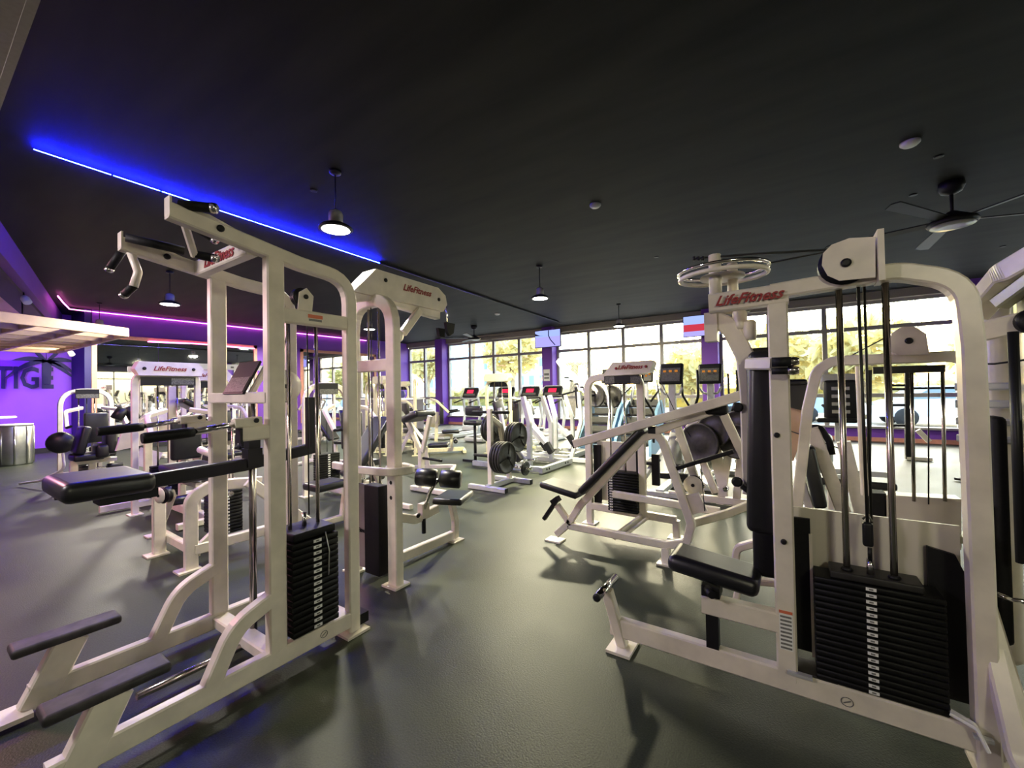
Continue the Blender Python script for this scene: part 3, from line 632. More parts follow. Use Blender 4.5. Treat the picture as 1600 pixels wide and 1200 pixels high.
tt.p('strap', MB().prism([V(-2.62,2.80,2.05), V(-2.62,2.92,2.05), V(-2.62,2.90,1.96), V(-2.62,2.85,1.93), V(-2.62,2.82,1.96)], (.03,0,0)), 'rubber')
tt.p('strap', MB().prism([V(-2.68,2.76,2.0), V(-2.68,2.85,2.0), V(-2.68,2.84,1.92), V(-2.68,2.78,1.92)], (.03,0,0)), 'rubber')
#@@R
# ------------------------------------------------------------------ foreground right pulldown
def Y2(x, y): p = UY(2.2, x, y); return V(p.x, 2.23, p.z)
t = T('cable_pulldown_machine', 'cream stack machine with oval rope pulley and numbered black plates, foreground right', 'gym machine', (-.05, 2.23, 0))
t.bar('base_beam', [V(-.86,2.23,.115), V(.60,2.23,.115)], .055, .095, YP)
t.bar('footrest_post', [V(-.80,2.23,.02), V(-.87,2.2,.31)], .05, .055, YP)
t.box('foot_plate', (-.80,2.23,.01), (.13,.17,.015)); 
t.tube('footrest_roller', [V(-.87,2.06,.33), V(-.87,2.33,.33)], .021, 'chrome'); t.p('roller_end', MB().lathe((-.87,2.06,.33), -YP, [(.021,0),(.021,.012),(.012,.016)], 14), 'dark')
t.bar('main_upright', [V(-.045,2.23,.12), V(-.045,2.23,1.83)], .055, .075, YP)
t.bar('seat_beam', [V(-.39,2.23,.36), V(-.06,2.23,.36)], .055, .085, YP)
t.box('seat_post', (-.345,2.23,.25), (.055,.05,.20), 'dark'); t.tube('adjuster_knob', [V(-.36,2.19,.45), V(-.33,2.13,.45)], .018, 'dark')
t.box('seat_bracket', (-.345,2.23,.44), (.08,.1,.05), 'dark')
sx = V(.98,0,-.12).normalized()
t.pad('seat', (-.34,2.27,.525), (.40,.24,.085), 'vinyl', r=.035, ax=(sx, YP, sx.cross(YP)))
t.box('instruction_sticker', (-.045,2.2,.34), (.05,.003,.17), 'white'); t.box('sticker_header', (-.045,2.1985,.42), (.05,.003,.012), 'orange')
for k in range(9): t.box('sticker_print', (-.045,2.198,.40-.017*k), (.042,.002,.008), 'grey')
bolts(t, [(-.045,2.201,.73),(-.06,2.201,1.2)], -YP, .012)
t.bar('rear_arch', [V(-.07,2.23,1.845), V(.36,2.23,1.865), V(.54,2.23,1.80), V(.555,2.23,1.55), V(.56,2.23,.02)], .07, .06, YP, fil=.20)
t.bar('rear_kick_leg', [V(.585,2.24,.45), V(.60,2.10,.16), V(.66,1.98,.03)], .055, .06, XP, fil=.1)
t.box('foot_plate', (.66,1.98,.008), (.13,.15,.014)); t.box('foot_plate', (.585,2.23,.008), (.13,.15,.014))
# head bar, rotating arm and oval pulley ring
t.bar('header_bar', [Y2(1107,474), Y2(1232,457)], .06, .09, YP); 
t.p('header_lettering', text_mb(LOGO, .064, Y2(1168,466)+V(0,-.046,0), Y2(1232,457)-Y2(1107,474), ZP, .004, .45), 'red')
t.tube('ring_post', [Y2(1117,470), Y2(1115,396)], .028, 'cream'); t.tube('ring_post', [Y2(1140,462)+V(0,.12,0), Y2(1138,400)+V(0,.12,0)], .024, 'cream')
rc = Y2(1124,416)+V(.0,.06,0); R_ = .20
def ring(c, r, z): return [c+V(math.cos(2*PI*k/40)*r, math.sin(2*PI*k/40)*r*.85, z) for k in range(41)]
t.tube('pulley_ring', ring(rc, R_, .0), .009, 'chrome', n=8); t.tube('pulley_ring', ring(rc, R_*.97, -.03), .011, 'cream', n=8)
t.p('ring_disc', MB().lathe(rc+V(0,0,-.04), ZP, [(.02,0),(.10,0),(.10,.012),(.02,.012)], 28), 'cream')
t.tube('cable', [Y2(1083,402), Y2(1106,400), Y2(1180,394), Y2(1300,387)], .005, 'cable', n=6)
t.tube('cable', [rc+V(R_,0,0), Y2(1290,380)+V(0,.12,0)], .004, 'cable', n=6)
for k in range(3): t.tube('cable_stop', [Y2(1081+k*7,402), Y2(1085+k*7,401)], .012, 'dark')
# big pulley housing on the arch
poly = [Y2(1365,375), Y2(1365,437), Y2(1310,442), Y2(1292,434), Y2(1283,418), Y2(1285,400), Y2(1298,387), Y2(1325,377)]
t.p('pulley_housing', MB().prism([q+V(0,-.075,0) for q in poly], (0,.006,0)), 'cream'); t.p('pulley_housing', MB().prism([q+V(0,.02,0) for q in poly], (0,.006,0)), 'cream')
t.box('housing_back', Y2(1368,408)+V(.01,-.03,.01), (.02,.12,.20), 'cream')
pulley(t, Y2(1322,413)+V(-.008,-.025,0), YP, .088, .06); bolts(t, [Y2(1320,415)+V(0,-.076,0)], -YP, .018)
# hanging press arm with pads and black front shroud
q = lambda x, y: UY(2.42, x, y)
t.bar('lever_arm', [q(1108,498), q(1140,508), q(1166,560), q(1172,620), q(1176,772)], .055, .085, YP, fil=.12)
t.box('arm_pivot', q(1112,512), (.06,.08,.15), 'cream')
t.tube('pivot_shaft', [q(1112,488), q(1172,482)], .018, 'chrome')
for x, y in ((1156,500),(1170,516)): t.p('pivot_bushing', MB().lathe(q(x,y), ZP, [(.03,-.05),(.034,-.03),(.034,.04),(.025,.05)], 16), 'cream')
bolts(t, [q(1161,636)+V(-.02,-.04,0), q(1160,751)+V(-.02,-.04,0)], -YP, .026)
t.bar('side_rail', [q(1182,560), q(1188,770)], .05, .05, YP, 'cream')
t.pad('back_pad', UY(2.34,1193,690), (.135,.10,.87), 'vinyl', r=.03, ax=(V(1,0,-.03).normalized(), YP, V(.03,0,1).normalized()))
t.pad('upper_pad', UY(2.40,1190,605), (.125,.08,.20), 'vinyl', r=.02)
t.pad('head_pad', UY(2.45,1187,553), (.125,.09,.06), 'vinyl', r=.028)
t.pad('lower_pad', UY(2.36,1198,815), (.12,.09,.52), 'rubber', r=.03)
t.p('pad_rim', MB().sweep([UY(2.38,1160,757), UY(2.38,1180,772), UY(2.38,1212,776)], .10, .025, YP, fil=.03), 'dark')
for y in (566, 580):
    o = t.tube('side_grip', [UY(2.13,1206,y), UY(2.13,1236 if y < 570 else 1238,y-1)], .021 if y < 570 else .015, 'rubber')
    t.p('grip_cap', MB().lathe(UY(2.13,1231,y-1), XP, [(.018,0),(.02,.02),(.014,.04)], 14), 'rod', parent=o)
t.bar('grip_bracket', [UY(2.3,1172,569), UY(2.17,1212,568)], .05, .05, YP)
# weight stack
sc = V(.262, 2.27, 0)
plates(t, (sc.x, sc.y), .405, .13, .165, 17, .0258, -YP, V(-.015,-.0655,0), .033)
t.pad('top_plate', (sc.x,sc.y,.622), (.29,.12,.03), 'disc', r=.006)
t.pad('base_plate', (sc.x-.2,sc.y,.158), (.14,.12,.03), 'disc', r=.005)
for x in (.176, .325):
    t.tube('guide_rod', [V(x,2.25,.15), V(x,2.25,1.84)], .0125, 'rod'); t.p('rod_bushing', MB().lathe((x,2.25,.637), ZP, [(.018,0),(.022,.004),(.016,.014)], 14), 'dark')
t.tube('selector_stem', [V(.252,2.25,.63), V(.252,2.25,.70)], .013, 'chrome')
t.tube('cable_clevis', [V(.252,2.25,.70), V(.252,2.25,.745)], .008, 'dark'); t.pad('cable_connector', (.247,2.25,.80), (.035,.03,.10), 'dark', r=.01)
t.tube('cable', [V(.247,2.25,.84), V(.240,2.25,1.83)], .006, 'cable', n=6); t.tube('cable', [V(.262,2.27,.84), V(.262,2.27,1.86)], .005, 'cable', n=6)
t.tube('connector_ring', [V(.232,2.25,.86), V(.25,2.25,.885), V(.262,2.25,.85)], .005, 'chrome', n=6)
# rear black shroud strips and pale panel behind the stack
t.box('shroud_strip', (.02,2.335,.51), (.07,.02,.60), 'rubber'); t.p('shroud_strip', MB().prism([V(.44,2.335,.17), V(.44,2.335,.76), V(.52,2.335,.74), V(.55,2.335,.66), V(.55,2.335,.17)], (0,.02,0)), 'rubber')
t.box('rear_panel', (.26,2.37,.52), (.56,.012,.66), 'shroud'); t.box('panel_edge', (.055,2.325,.47), (.012,.02,.55), 'cream')
t.box('base_shelf', (.0,2.2,.165), (.09,.03,.012), 'silver'); mk = t.p('base_mark', MB().tube([V(.16+.02*math.cos(2*PI*k/20),2.2,.11+.018*math.sin(2*PI*k/20)) for k in range(21)], .0018, n=5), 'grey')
t.p('mark_stroke', MB().sweep([V(.148,2.2,.103), V(.172,2.2,.117)], .002, .005, YP), 'grey', parent=mk)
for pts in (((1148,885),(1152,856),(1180,848),(1218,850)), ((1148,945),(1154,918),(1185,908),(1222,912))): t.bar('curved_guard', [UY(2.75,*p_) for p_ in pts], .05, .035, YP, fil=.05)
t.p('end_lever', MB().sweep([V(.46,2.19,.20), V(.52,2.17,.185), V(.545,2.16,.12)], .04, .012, YP, fil=.02), 'white')
t.box('silver_plate', (.54,2.18,.145), (.05,.02,.012), 'silver')
#@@Z
# ------------------------------------------------------------------ big rounded machine cut by the right edge
t = T('leg_press_machine', 'large grey-olive rounded machine cut off by the right edge', 'gym machine', (.95, 2.5, 0))
M['olive'] = mat('grey olive powder coat', (.34, .34, .24), .3, .1, noise=.1, nscale=4)
t.pad('column_shell', (.86,2.60,.96), (.13,.20,1.74), 'olive', r=.06)
t.pad('column_shell', (.80,2.9,.98), (.10,.16,1.70), 'cream', r=.04)
t.pad('inner_guard', (.715,2.62,.80), (.05,.10,.95), 'rubber', r=.02)
t.tube('guide_rod', [V(.74,2.50,.7), V(.74,2.50,1.62)], .016, 'dark')
t.bar('curved_top_arm', [V(.70,2.75,1.74), V(.76,2.6,1.87), V(.95,2.35,2.0), V(1.2,2.1,2.12)], .09, .09, V(.3,-.3,1), 'cream', fil=.1)
t.bar('curved_top_arm', [V(.74,2.62,1.75), V(.84,2.5,1.86), V(1.2,2.12,1.99)], .05, .06, V(.3,-.3,1), 'olive', fil=.1)
t.bar('pulley_bracket', [V(.62,2.62,1.62), V(.78,2.56,1.66)], .03, .08, YP, 'cream'); pulley(t, (.80,2.52,1.66), YP, .05, .03)
for z in (1.40, 1.32, 1.24, 1.16): t.bar('cross_rung', [V(.64,2.8,z), V(.82,2.75,z)], .04, .03, YP, 'silver')
t.tube('cable', [V(.62,2.6,1.50), V(.7,2.55,1.495), V(.8,2.5,1.51)], .004, 'cable', n=6)
t.bar('base_beam', [V(.74,2.9,.05), V(.80,2.0,.05)], .08, .10, ZP, 'cream'); t.pad('stack_shroud', (.90,2.48,.70), (.16,.05,1.2), 'rubber', r=.02)
t.tube('latch_rod', [V(.62,2.40,.60), V(.68,2.38,.59), V(.74,2.36,.60)], .009, 'chrome', n=8)
t.bar('side_brace', [V(.66,2.6,.9), V(.66,2.6,.5), V(.70,2.4,.1)], .05, .06, XP, 'cream', fil=.1)
#@@B
# ------------------------------------------------------------------ recline press with its stack tower
N_ = lambda x, y: V(UY(3.45,x,y).x, 3.48, UY(3.45,x,y).z)
t = T('recline_press_machine', 'cream reclined press with pale-topped seat and long slanted arm, centre right', 'gym machine', (-1.2, 3.7, 0))
t.bar('side_frame', [N_(868,836), N_(886,820), N_(905,790), N_(1002,686), N_(1024,678), N_(1034,690), N_(1079,820), N_(1072,850), N_(1040,853), N_(886,822)], .05, .062, YP, fil=.06)
t.bar('cross_brace', [V(-1.30,3.48,.14), V(-1.25,4.08,.16)], .05, .03, ZP); t.bar('cross_brace', [V(-1.24,3.48,.14), V(-1.19,4.08,.16)], .02, .03, ZP)
t.box('foot_plate', (-1.88,3.48,.008), (.16,.13,.014)); t.bar('rear_foot', [V(-.87,3.48,.01), V(-.87,3.48,.13)], .06, .06, XP); t.box('foot_plate', (-.87,3.48,.008), (.13,.13,.014))
t.bar('far_rail', [N_(925,792)+V(0,.50,.0), N_(1078,822)+V(.14,.50,-.0)], .05, .06, YP)
t.bar('curved_extension', [V(-.70,3.6,.32), V(-.45,3.75,.40), V(-.25,3.85,.50), V(-.20,3.88,.70)], .05, .06, V(-.5,.8,0), fil=.12)
t.bar('seat_strut', [N_(868,790), N_(888,818)], .05, .05, YP); t.bar('seat_adjuster', [N_(848,812), N_(868,782)], .045, .035, YP, 'dark')
t.box('adjuster_collar', N_(866,783), (.08,.07,.05), 'dark', (V(.8,0,.6), YP, V(-.6,0,.8)))
a_, b_ = N_(850,760), N_(898,776); d_ = (b_-a_).normalized()
t.pad('seat', (a_+b_)/2+V(.0,.06,.015), ((b_-a_).length+.07,.26,.06), 'vinyl', r=.024, ax=(d_, YP, d_.cross(YP)))
a_, b_ = N_(908,775), N_(1006,676); d_ = (b_-a_).normalized()
t.pad('backrest', (a_+b_)/2+V(-.01,.06,.03), ((b_-a_).length,.24,.065), 'vinyl', r=.024, ax=(d_, YP, d_.cross(YP)))
a_, b_ = N_(900,693)+V(0,-.06,0), N_(1162,617)+V(0,-.06,0)
t.bar('press_arm', [a_, b_], .055, .07, YP); t.p('arm_end_cap', MB().sweep([a_-(b_-a_).normalized()*.015, a_], .057, .072, YP), 'dark')
t.bar('lower_arm', [N_(1022,675), N_(1116,641)], .05, .06, YP); t.box('arm_stop', N_(1018,672), (.06,.055,.06), 'dark')
t.pad('arm_counterpad', N_(1118,640)+V(.0,.02,0), (.16,.12,.09), 'rubber', r=.03)
t.bar('rear_link', [N_(1130,648), N_(1180,760)+V(0,.1,0)], .045, .055, YP)
t.bar('mid_link', [N_(1050,668)+V(0,.15,0), N_(1088,780)+V(0,.15,0)], .05, .06, YP)
t.bar('pull_handle', [N_(1056,733), N_(1145,706)], .03, .03, YP, 'rubber')
pulley(t, N_(1079,762)+V(0,.1,0), YP, .07, .03); t.p('pulley_guard', MB().lathe(N_(1079,762)+V(0,.07,0), -YP, [(.02,0),(.072,0),(.072,.008),(.02,.008)], 28), 'cream'); bolts(t, [N_(1079,762)+V(0,.06,0)], -YP)
t.p('pulley_plate', MB().prism([N_(1066,775), N_(1090,772), N_(1104,800), N_(1080,806)], (0,.03,0)), 'cream')
t.tube('cable', [N_(1066,722), N_(1066,752)], .004, 'cable', n=6); t.tube('cable', [N_(1094,728), N_(1100,800)], .004, 'cable', n=6)
def Y4(x, y): p = UY(4.1, x, y); return V(p.x, 4.12, p.z)
t = T('press_stack_tower', 'cream stack tower with brown placard behind the reclined press', 'gym machine', (-1.5, 4.12, 0))
t.bar('tower_arch', [V(-1.80,4.12,.01), V(-1.80,4.12,1.53), V(-1.24,4.12,1.56), V(-1.24,4.12,.15)], .05, .07, YP, fil=.13)
t.box('foot_plate', (-1.80,4.12,.008), (.14,.14,.014)); t.box('foot_plate', (-.93,4.12,.008), (.14,.14,.014)); t.bar('base_beam', [V(-1.80,4.12,.19), V(-.93,4.12,.17)], .05, .07, YP); t.bar('leg', [V(-.93,4.12,.01), V(-.93,4.12,.17)], .06, .06, XP)
poly = [Y4(944,588), Y4(960,567), Y4(1020,563), Y4(1023,567), Y4(1018,581), Y4(1002,585)]
t.p('head_cover', MB().prism([q_+V(0,-.08,0) for q_ in poly], (0,.14,0)), M['cream'])
t.p('head_lettering', text_mb(LOGO, .058, Y4(987,574)+V(0,-.083,0), XP, ZP, .003, .35), 'red'); bolts(t, [Y4(966,576)+V(0,-.08,0), Y4(1012,573)+V(0,-.08,0)], -YP, .014, 'red')
t.box('placard', Y4(974,594)+V(0,-.07,0), (.36,.015,.085), 'dark'); t.box('placard_print', Y4(956,594)+V(0,-.08,0), (.10,.004,.07), 'print'); t.box('placard_print', Y4(996,594)+V(0,-.08,0), (.10,.004,.07), 'print')
plates(t, (-1.42, 4.10), .30, .12, .19, 15, .0265, -YP, V(-.115,-.0605,0), .03)
for x in (-1.55,-1.40): t.tube('guide_rod', [V(x,4.1,.2), V(x,4.1,1.5)], .009, 'rod')
t.box('rear_panel', (-1.50,4.18,.56), (.46,.01,.62), 'shroud'); t.box('shroud_strip', (-1.72,4.15,.52), (.08,.02,.62), 'rubber'); t.box('shroud_strip', (-1.29,4.15,.52), (.035,.02,.62), 'rubber')
t.box('rear_guard', (-1.12,4.16,.62), (.07,.04,.30), 'rubber')
t.tube('cable', [Y4(1022,575), V(-1.02,4.15,1.0)], .004, 'cable', n=6); t.tube('cable', [Y4(1022,575), V(-.93,4.15,1.2), V(-.80,4.2,.95)], .004, 'cable', n=6)
#@@G
# ------------------------------------------------------------------ machine seen through the foreground pulldown
t = T('seated_row_machine', 'cream stack machine with round pulley disc seen through the right foreground frame', 'gym machine', (.4, 3.6, 0))
G_ = lambda x, y: V(UY(3.5,x,y).x, 3.53, UY(3.5,x,y).z)
t.bar('tower_frame', [G_(1236,880), G_(1262,640), G_(1276,580), G_(1300,564), G_(1500,556), V(.90,3.53,1.50), V(.90,3.53,.02)], .05, .065, YP, fil=.11)
t.bar('inner_upright', [G_(1343,572), G_(1352,775)], .045, .035, YP); t.bar('inner_upright', [G_(1360,578), G_(1358,790)], .02, .02, YP, 'dark')
poly = [G_(1388,540), G_(1392,522), G_(1408,511), G_(1428,511), G_(1446,522), G_(1451,554), G_(1405,555), G_(1391,550)]
t.p('pulley_cover', MB().prism([q_+V(0,-.05,0) for q_ in poly], (0,.1,0)), 'cream'); bolts(t, [G_(1419,533)+V(0,-.05,0)], -YP, .02)
t.box('placard', G_(1420,577), (.33,.02,.045), 'dark')
for x in (1426,1475): t.tube('guide_rod', [G_(x,576), G_(x+4,785)], .0095, 'rod')
t.tube('cable', [G_(1453,582), G_(1453,790)], .004, 'cable', n=6); t.tube('cable', [G_(1322,560), G_(1392,523)], .004, 'cable', n=6)
t.p('stack_shroud', MB().prism([G_(1384,775), G_(1505,782), G_(1505,862), G_(1384,832)], (0,.12,0)), 'shroud'); t.box('shroud_band', G_(1450,835), (.36,.13,.04), M['olive'])
t.p('shroud_mark', MB().lathe(G_(1470,842)+V(0,-.068,0), -YP, [(.03,0),(.036,0),(.036,.002),(.03,.002)], 24), 'grey'); t.p('black_shroud', MB().prism([G_(1358,772), G_(1386,773), G_(1388,838), G_(1358,832)], (0,.12,0)), 'rubber')
for i in range(13): t.pad('weight_plate', (.62,3.62,.06+.03*(i+.5)), (.3,.1,.028), 'plate', r=.004)
t.bar('base_beam', [V(-.05,3.53,.06), V(.90,3.53,.06)], .05, .08, YP)
t = T('chest_press_machine', 'cream machine with brown-black back pad leaning behind the foreground pulldown', 'gym machine', (.35, 4.6, 0))
K_ = lambda x, y: UY(4.4, x, y)
t.bar('slanted_leg', [K_(1268,668), K_(1318,800)], .05, .10, YP); t.bar('slanted_leg', [K_(1318,690), K_(1360,860)], .05, .09, YP); t.bar('slanted_leg', [K_(1248,740), K_(1275,825)], .04, .06, YP)
a_, b_ = K_(1262,700), K_(1280,785); d_ = (b_-a_).normalized(); t.pad('back_pad', (a_+b_)/2, (.10,.28,(b_-a_).length+.05), 'vinyl', r=.03, ax=(YP.cross(d_), YP, d_))
a_ = K_(1325,812); t.pad('seat', a_, (.42,.34,.07), 'vinyl', r=.03)
t.box('headrest', K_(1246,617), (.14,.1,.24), 'vinyl', (V(1,0,-.3).normalized(), YP, V(.3,0,1).normalized())); t.pad('headrest', K_(1240,598), (.2,.12,.06), 'vinyl', r=.025)
t.p('side_cover', MB().prism([K_(1232,635), K_(1256,640), K_(1254,680), K_(1240,720), K_(1232,720)], (0,.1,0)), 'wood')
t.tube('handle', [K_(1266,668), K_(1282,668), K_(1296,690), K_(1300,710)], .026, 'rubber', fil=.05); t.tube('cable', [K_(1234,673), K_(1318,703)], .005, 'cable', n=6)
t.bar('base_beam', [V(-.05,4.5,.05), V(1.0,4.5,.05)], .06, .08, YP); t.bar('seat_post', [V(a_.x,4.5,.05), V(a_.x,4.45,a_.z)], .06, .06, XP)
t = T('flat_bench', 'flat black-topped bench behind the right foreground machine', 'bench', (.45, 5.3, 0))
a_, b_ = UY(5.3,1278,737), UY(5.3,1398,748); z = .46
t.pad('bench_pad', ((a_.x+b_.x)/2,5.3,z), (b_.x-a_.x,.28,.07), 'vinyl', r=.02); t.bar('bench_beam', [V(a_.x+.06,5.3,z-.07), V(b_.x-.06,5.3,z-.07)], .05, .06, YP)
for x in (a_.x+.1, b_.x-.1): t.bar('leg', [V(x,5.3,.03), V(x,5.3,z-.07)], .05, .05, XP); t.bar('foot', [V(x,5.1,.03), V(x,5.5,.03)], .05, .05, ZP)
#@@BG
# ------------------------------------------------------------------ generic floor machines
def treadmill():
    t = T('treadmill', 'x', 'treadmill', (0,0,0), local=True)
    t.pad('deck', (0,-.75,.07), (.66,1.75,.12), 'silver', r=.03); t.box('running_belt', (0,-.78,.135), (.44,1.55,.012), 'rubber')
    for s_ in (-1,1):
        t.pad('foot_rail', (s_*.27,-.78,.142), (.11,1.6,.03), 'silver', r=.01)
        t.bar('upright', [V(s_*.30,-.05,.08), V(s_*.33,.10,.7), V(s_*.31,.0,1.22)], .05, .09, XP, 'silver', fil=.2)
        t.tube('handrail', [V(s_*.31,.0,1.15), V(s_*.31,-.45,1.05)], .022, 'rubber')
    t.pad('motor_hood', (0,.12,.15), (.66,.42,.26), 'silver', r=.06)
    ax = (XP, V(0,.45,.9).normalized(), V(0,-.9,.45).normalized())
    t.pad('console', (0,.02,1.36), (.60,.34,.08), 'dark', r=.035, ax=ax)
    c = V(0,.02,1.36)+V(0,-.9,.45)*.044; t.box('console_display', c+V(0,.45,.9)*.03, (.26,.12,.004), 'redled', ax); t.box('console_keys', c-V(0,.45,.9)*.08, (.46,.07,.004), 'print', ax)
    t.tube('console_hoop', [V(-.34,-.1,1.2), V(-.35,.02,1.42), V(-.28,.08,1.53), V(.28,.08,1.53), V(.35,.02,1.42), V(.34,-.1,1.2)], .014, 'silver', fil=.08, n=8)
    t.tube('cross_grip', [V(-.33,-.05,1.17), V(.33,-.05,1.17)], .022, 'silver'); return t.o
src = treadmill(); P_ = [((735,612),'treadmill furthest left, before the light blue tower'),((790,606),'treadmill with red display behind the plate rack'),((828,607),'middle treadmill with red display under the notice'),((863,606),'right treadmill with red display beside the notice column')]
for i, (p, lb) in enumerate(P_):
    q_ = UY(10.6, *p); o = src if i == 0 else dup(src, (0,0,0)); o.location = (q_.x, 10.6, 0); o['label'] = lb; o['group'] = 'treadmills facing the windows'
def elliptical():
    t = T('elliptical_trainer', 'x', 'elliptical', (0,0,0), local=True)
    t.bar('base_rail', [V(0,-.72,.06), V(0,.6,.06)], .1, .07, XP, 'silver')
    for y in (-.72,.6): t.bar('base_foot', [V(-.26,y,.04), V(.26,y,.04)], .08, .06, YP, 'silver')
    t.p('flywheel_housing', MB().lathe((-.08,.32,.45), XP, [(.05,0),(.32,.01),(.34,.05),(.34,.11),(.32,.15),(.05,.16)], 28), 'smoke')
    t.bar('column', [V(0,.30,.5), V(0,.12,1.1), V(0,.10,1.5)], .09, .08, XP, 'silver', fil=.2)
    ax = (XP, V(0,.3,.95).normalized(), V(0,-.95,.3).normalized())
    t.pad('console', (0,.06,1.62), (.34,.32,.07), 'dark', r=.04, ax=ax); t.box('console_panel', (0,.02,1.61), (.26,.20,.006), 'print', ax)
    for k in (-1,0,1): t.box('console_button', V(k*.08,.012,1.66), (.04,.03,.008), 'amber', ax)
    t.tube('fixed_grip', [V(-.16,.0,1.42), V(-.1,.1,1.32), V(.1,.1,1.32), V(.16,.0,1.42)], .017, 'silver', fil=.06)
    for s_ in (-1,1):
        t.tube('moving_handle', [V(s_*.27,.05,.6), V(s_*.28,.12,1.05), V(s_*.38,-.05,1.3), V(s_*.38,-.08,1.66)], .018, 'dark', fil=.1)
        t.bar('pedal_arm', [V(s_*.2,.35,.5), V(s_*.2,-.8,.2)], .05, .06, XP, 'silver'); t.pad('foot_pedal', (s_*.2,-.3,.38), (.15,.36,.05), 'rubber', r=.02)
    return t.o
src = elliptical(); P_ = [((1047,582),'elliptical trainer with dark console left of the middle column',0),((1108,582),'elliptical trainer with green-grey console in front of the middle column',0),((1176,584),'elliptical trainer behind the foreground lever arm',0)]
for i, (p, lb, rz) in enumerate(P_):
    q_ = UZ(1.64, *p); o = src if i == 0 else dup(src, (0,0,0)); o.location = (q_.x, q_.y, 0); o['label'] = lb; o['group'] = 'ellipticals by the windows'
def stair():
    t = T('stair_climber', 'x', 'stair machine', (0,0,0), local=True)
    for s_ in (-1,1):
        t.p('side_shell', MB().prism([V(s_*.36-.03,-.65,.02), V(s_*.36-.03,.35,.02), V(s_*.36-.03,.45,.95), V(s_*.36-.03,.25,1.15), V(s_*.36-.03,-.1,.95), V(s_*.36-.03,-.65,.35)], (.06,0,0)), 'blue')
        t.tube('handrail', [V(s_*.36,-.5,1.15), V(s_*.36,.1,1.35), V(s_*.3,.3,1.45)], .022, 'dark', fil=.1)
        t.bar('upright', [V(s_*.34,.3,1.0), V(s_*.25,.36,1.5)], .05, .06, XP, 'silver')
    for k in range(5): t.box('step_tread', (0,-.55+.2*k,.25+.19*k), (.62,.24,.05), 'dark'); t.box('step_riser', (0,-.44+.2*k,.33+.19*k), (.62,.02,.15), 'print')
    ax = (XP, V(0,.3,.95).normalized(), V(0,-.95,.3).normalized())
    t.pad('console', (0,.36,1.72), (.38,.36,.07), 'disc', r=.05, ax=ax)
    for k in range(4): t.box('console_button', V(-.1+.07*k,.31,1.70+.04*(k%2)), (.045,.045,.008), 'amber', ax)
    t.bar('console_stem', [V(0,.4,1.0), V(0,.4,1.6)], .1, .06, XP, 'silver'); return t.o
src = stair(); P_ = [((953,570),'stair climber with orange console behind the brown placard'),((1008,562),'stair climber with bright console right of the brown placard')]
for i, (p, lb) in enumerate(P_):
    q_ = UZ(1.74, *p); q_ = UY(9.6, *p); o = src if i == 0 else dup(src, (0,0,0)); o.location = (q_.x, 9.2, 0); o['label'] = lb; o['group'] = 'stair climbers'
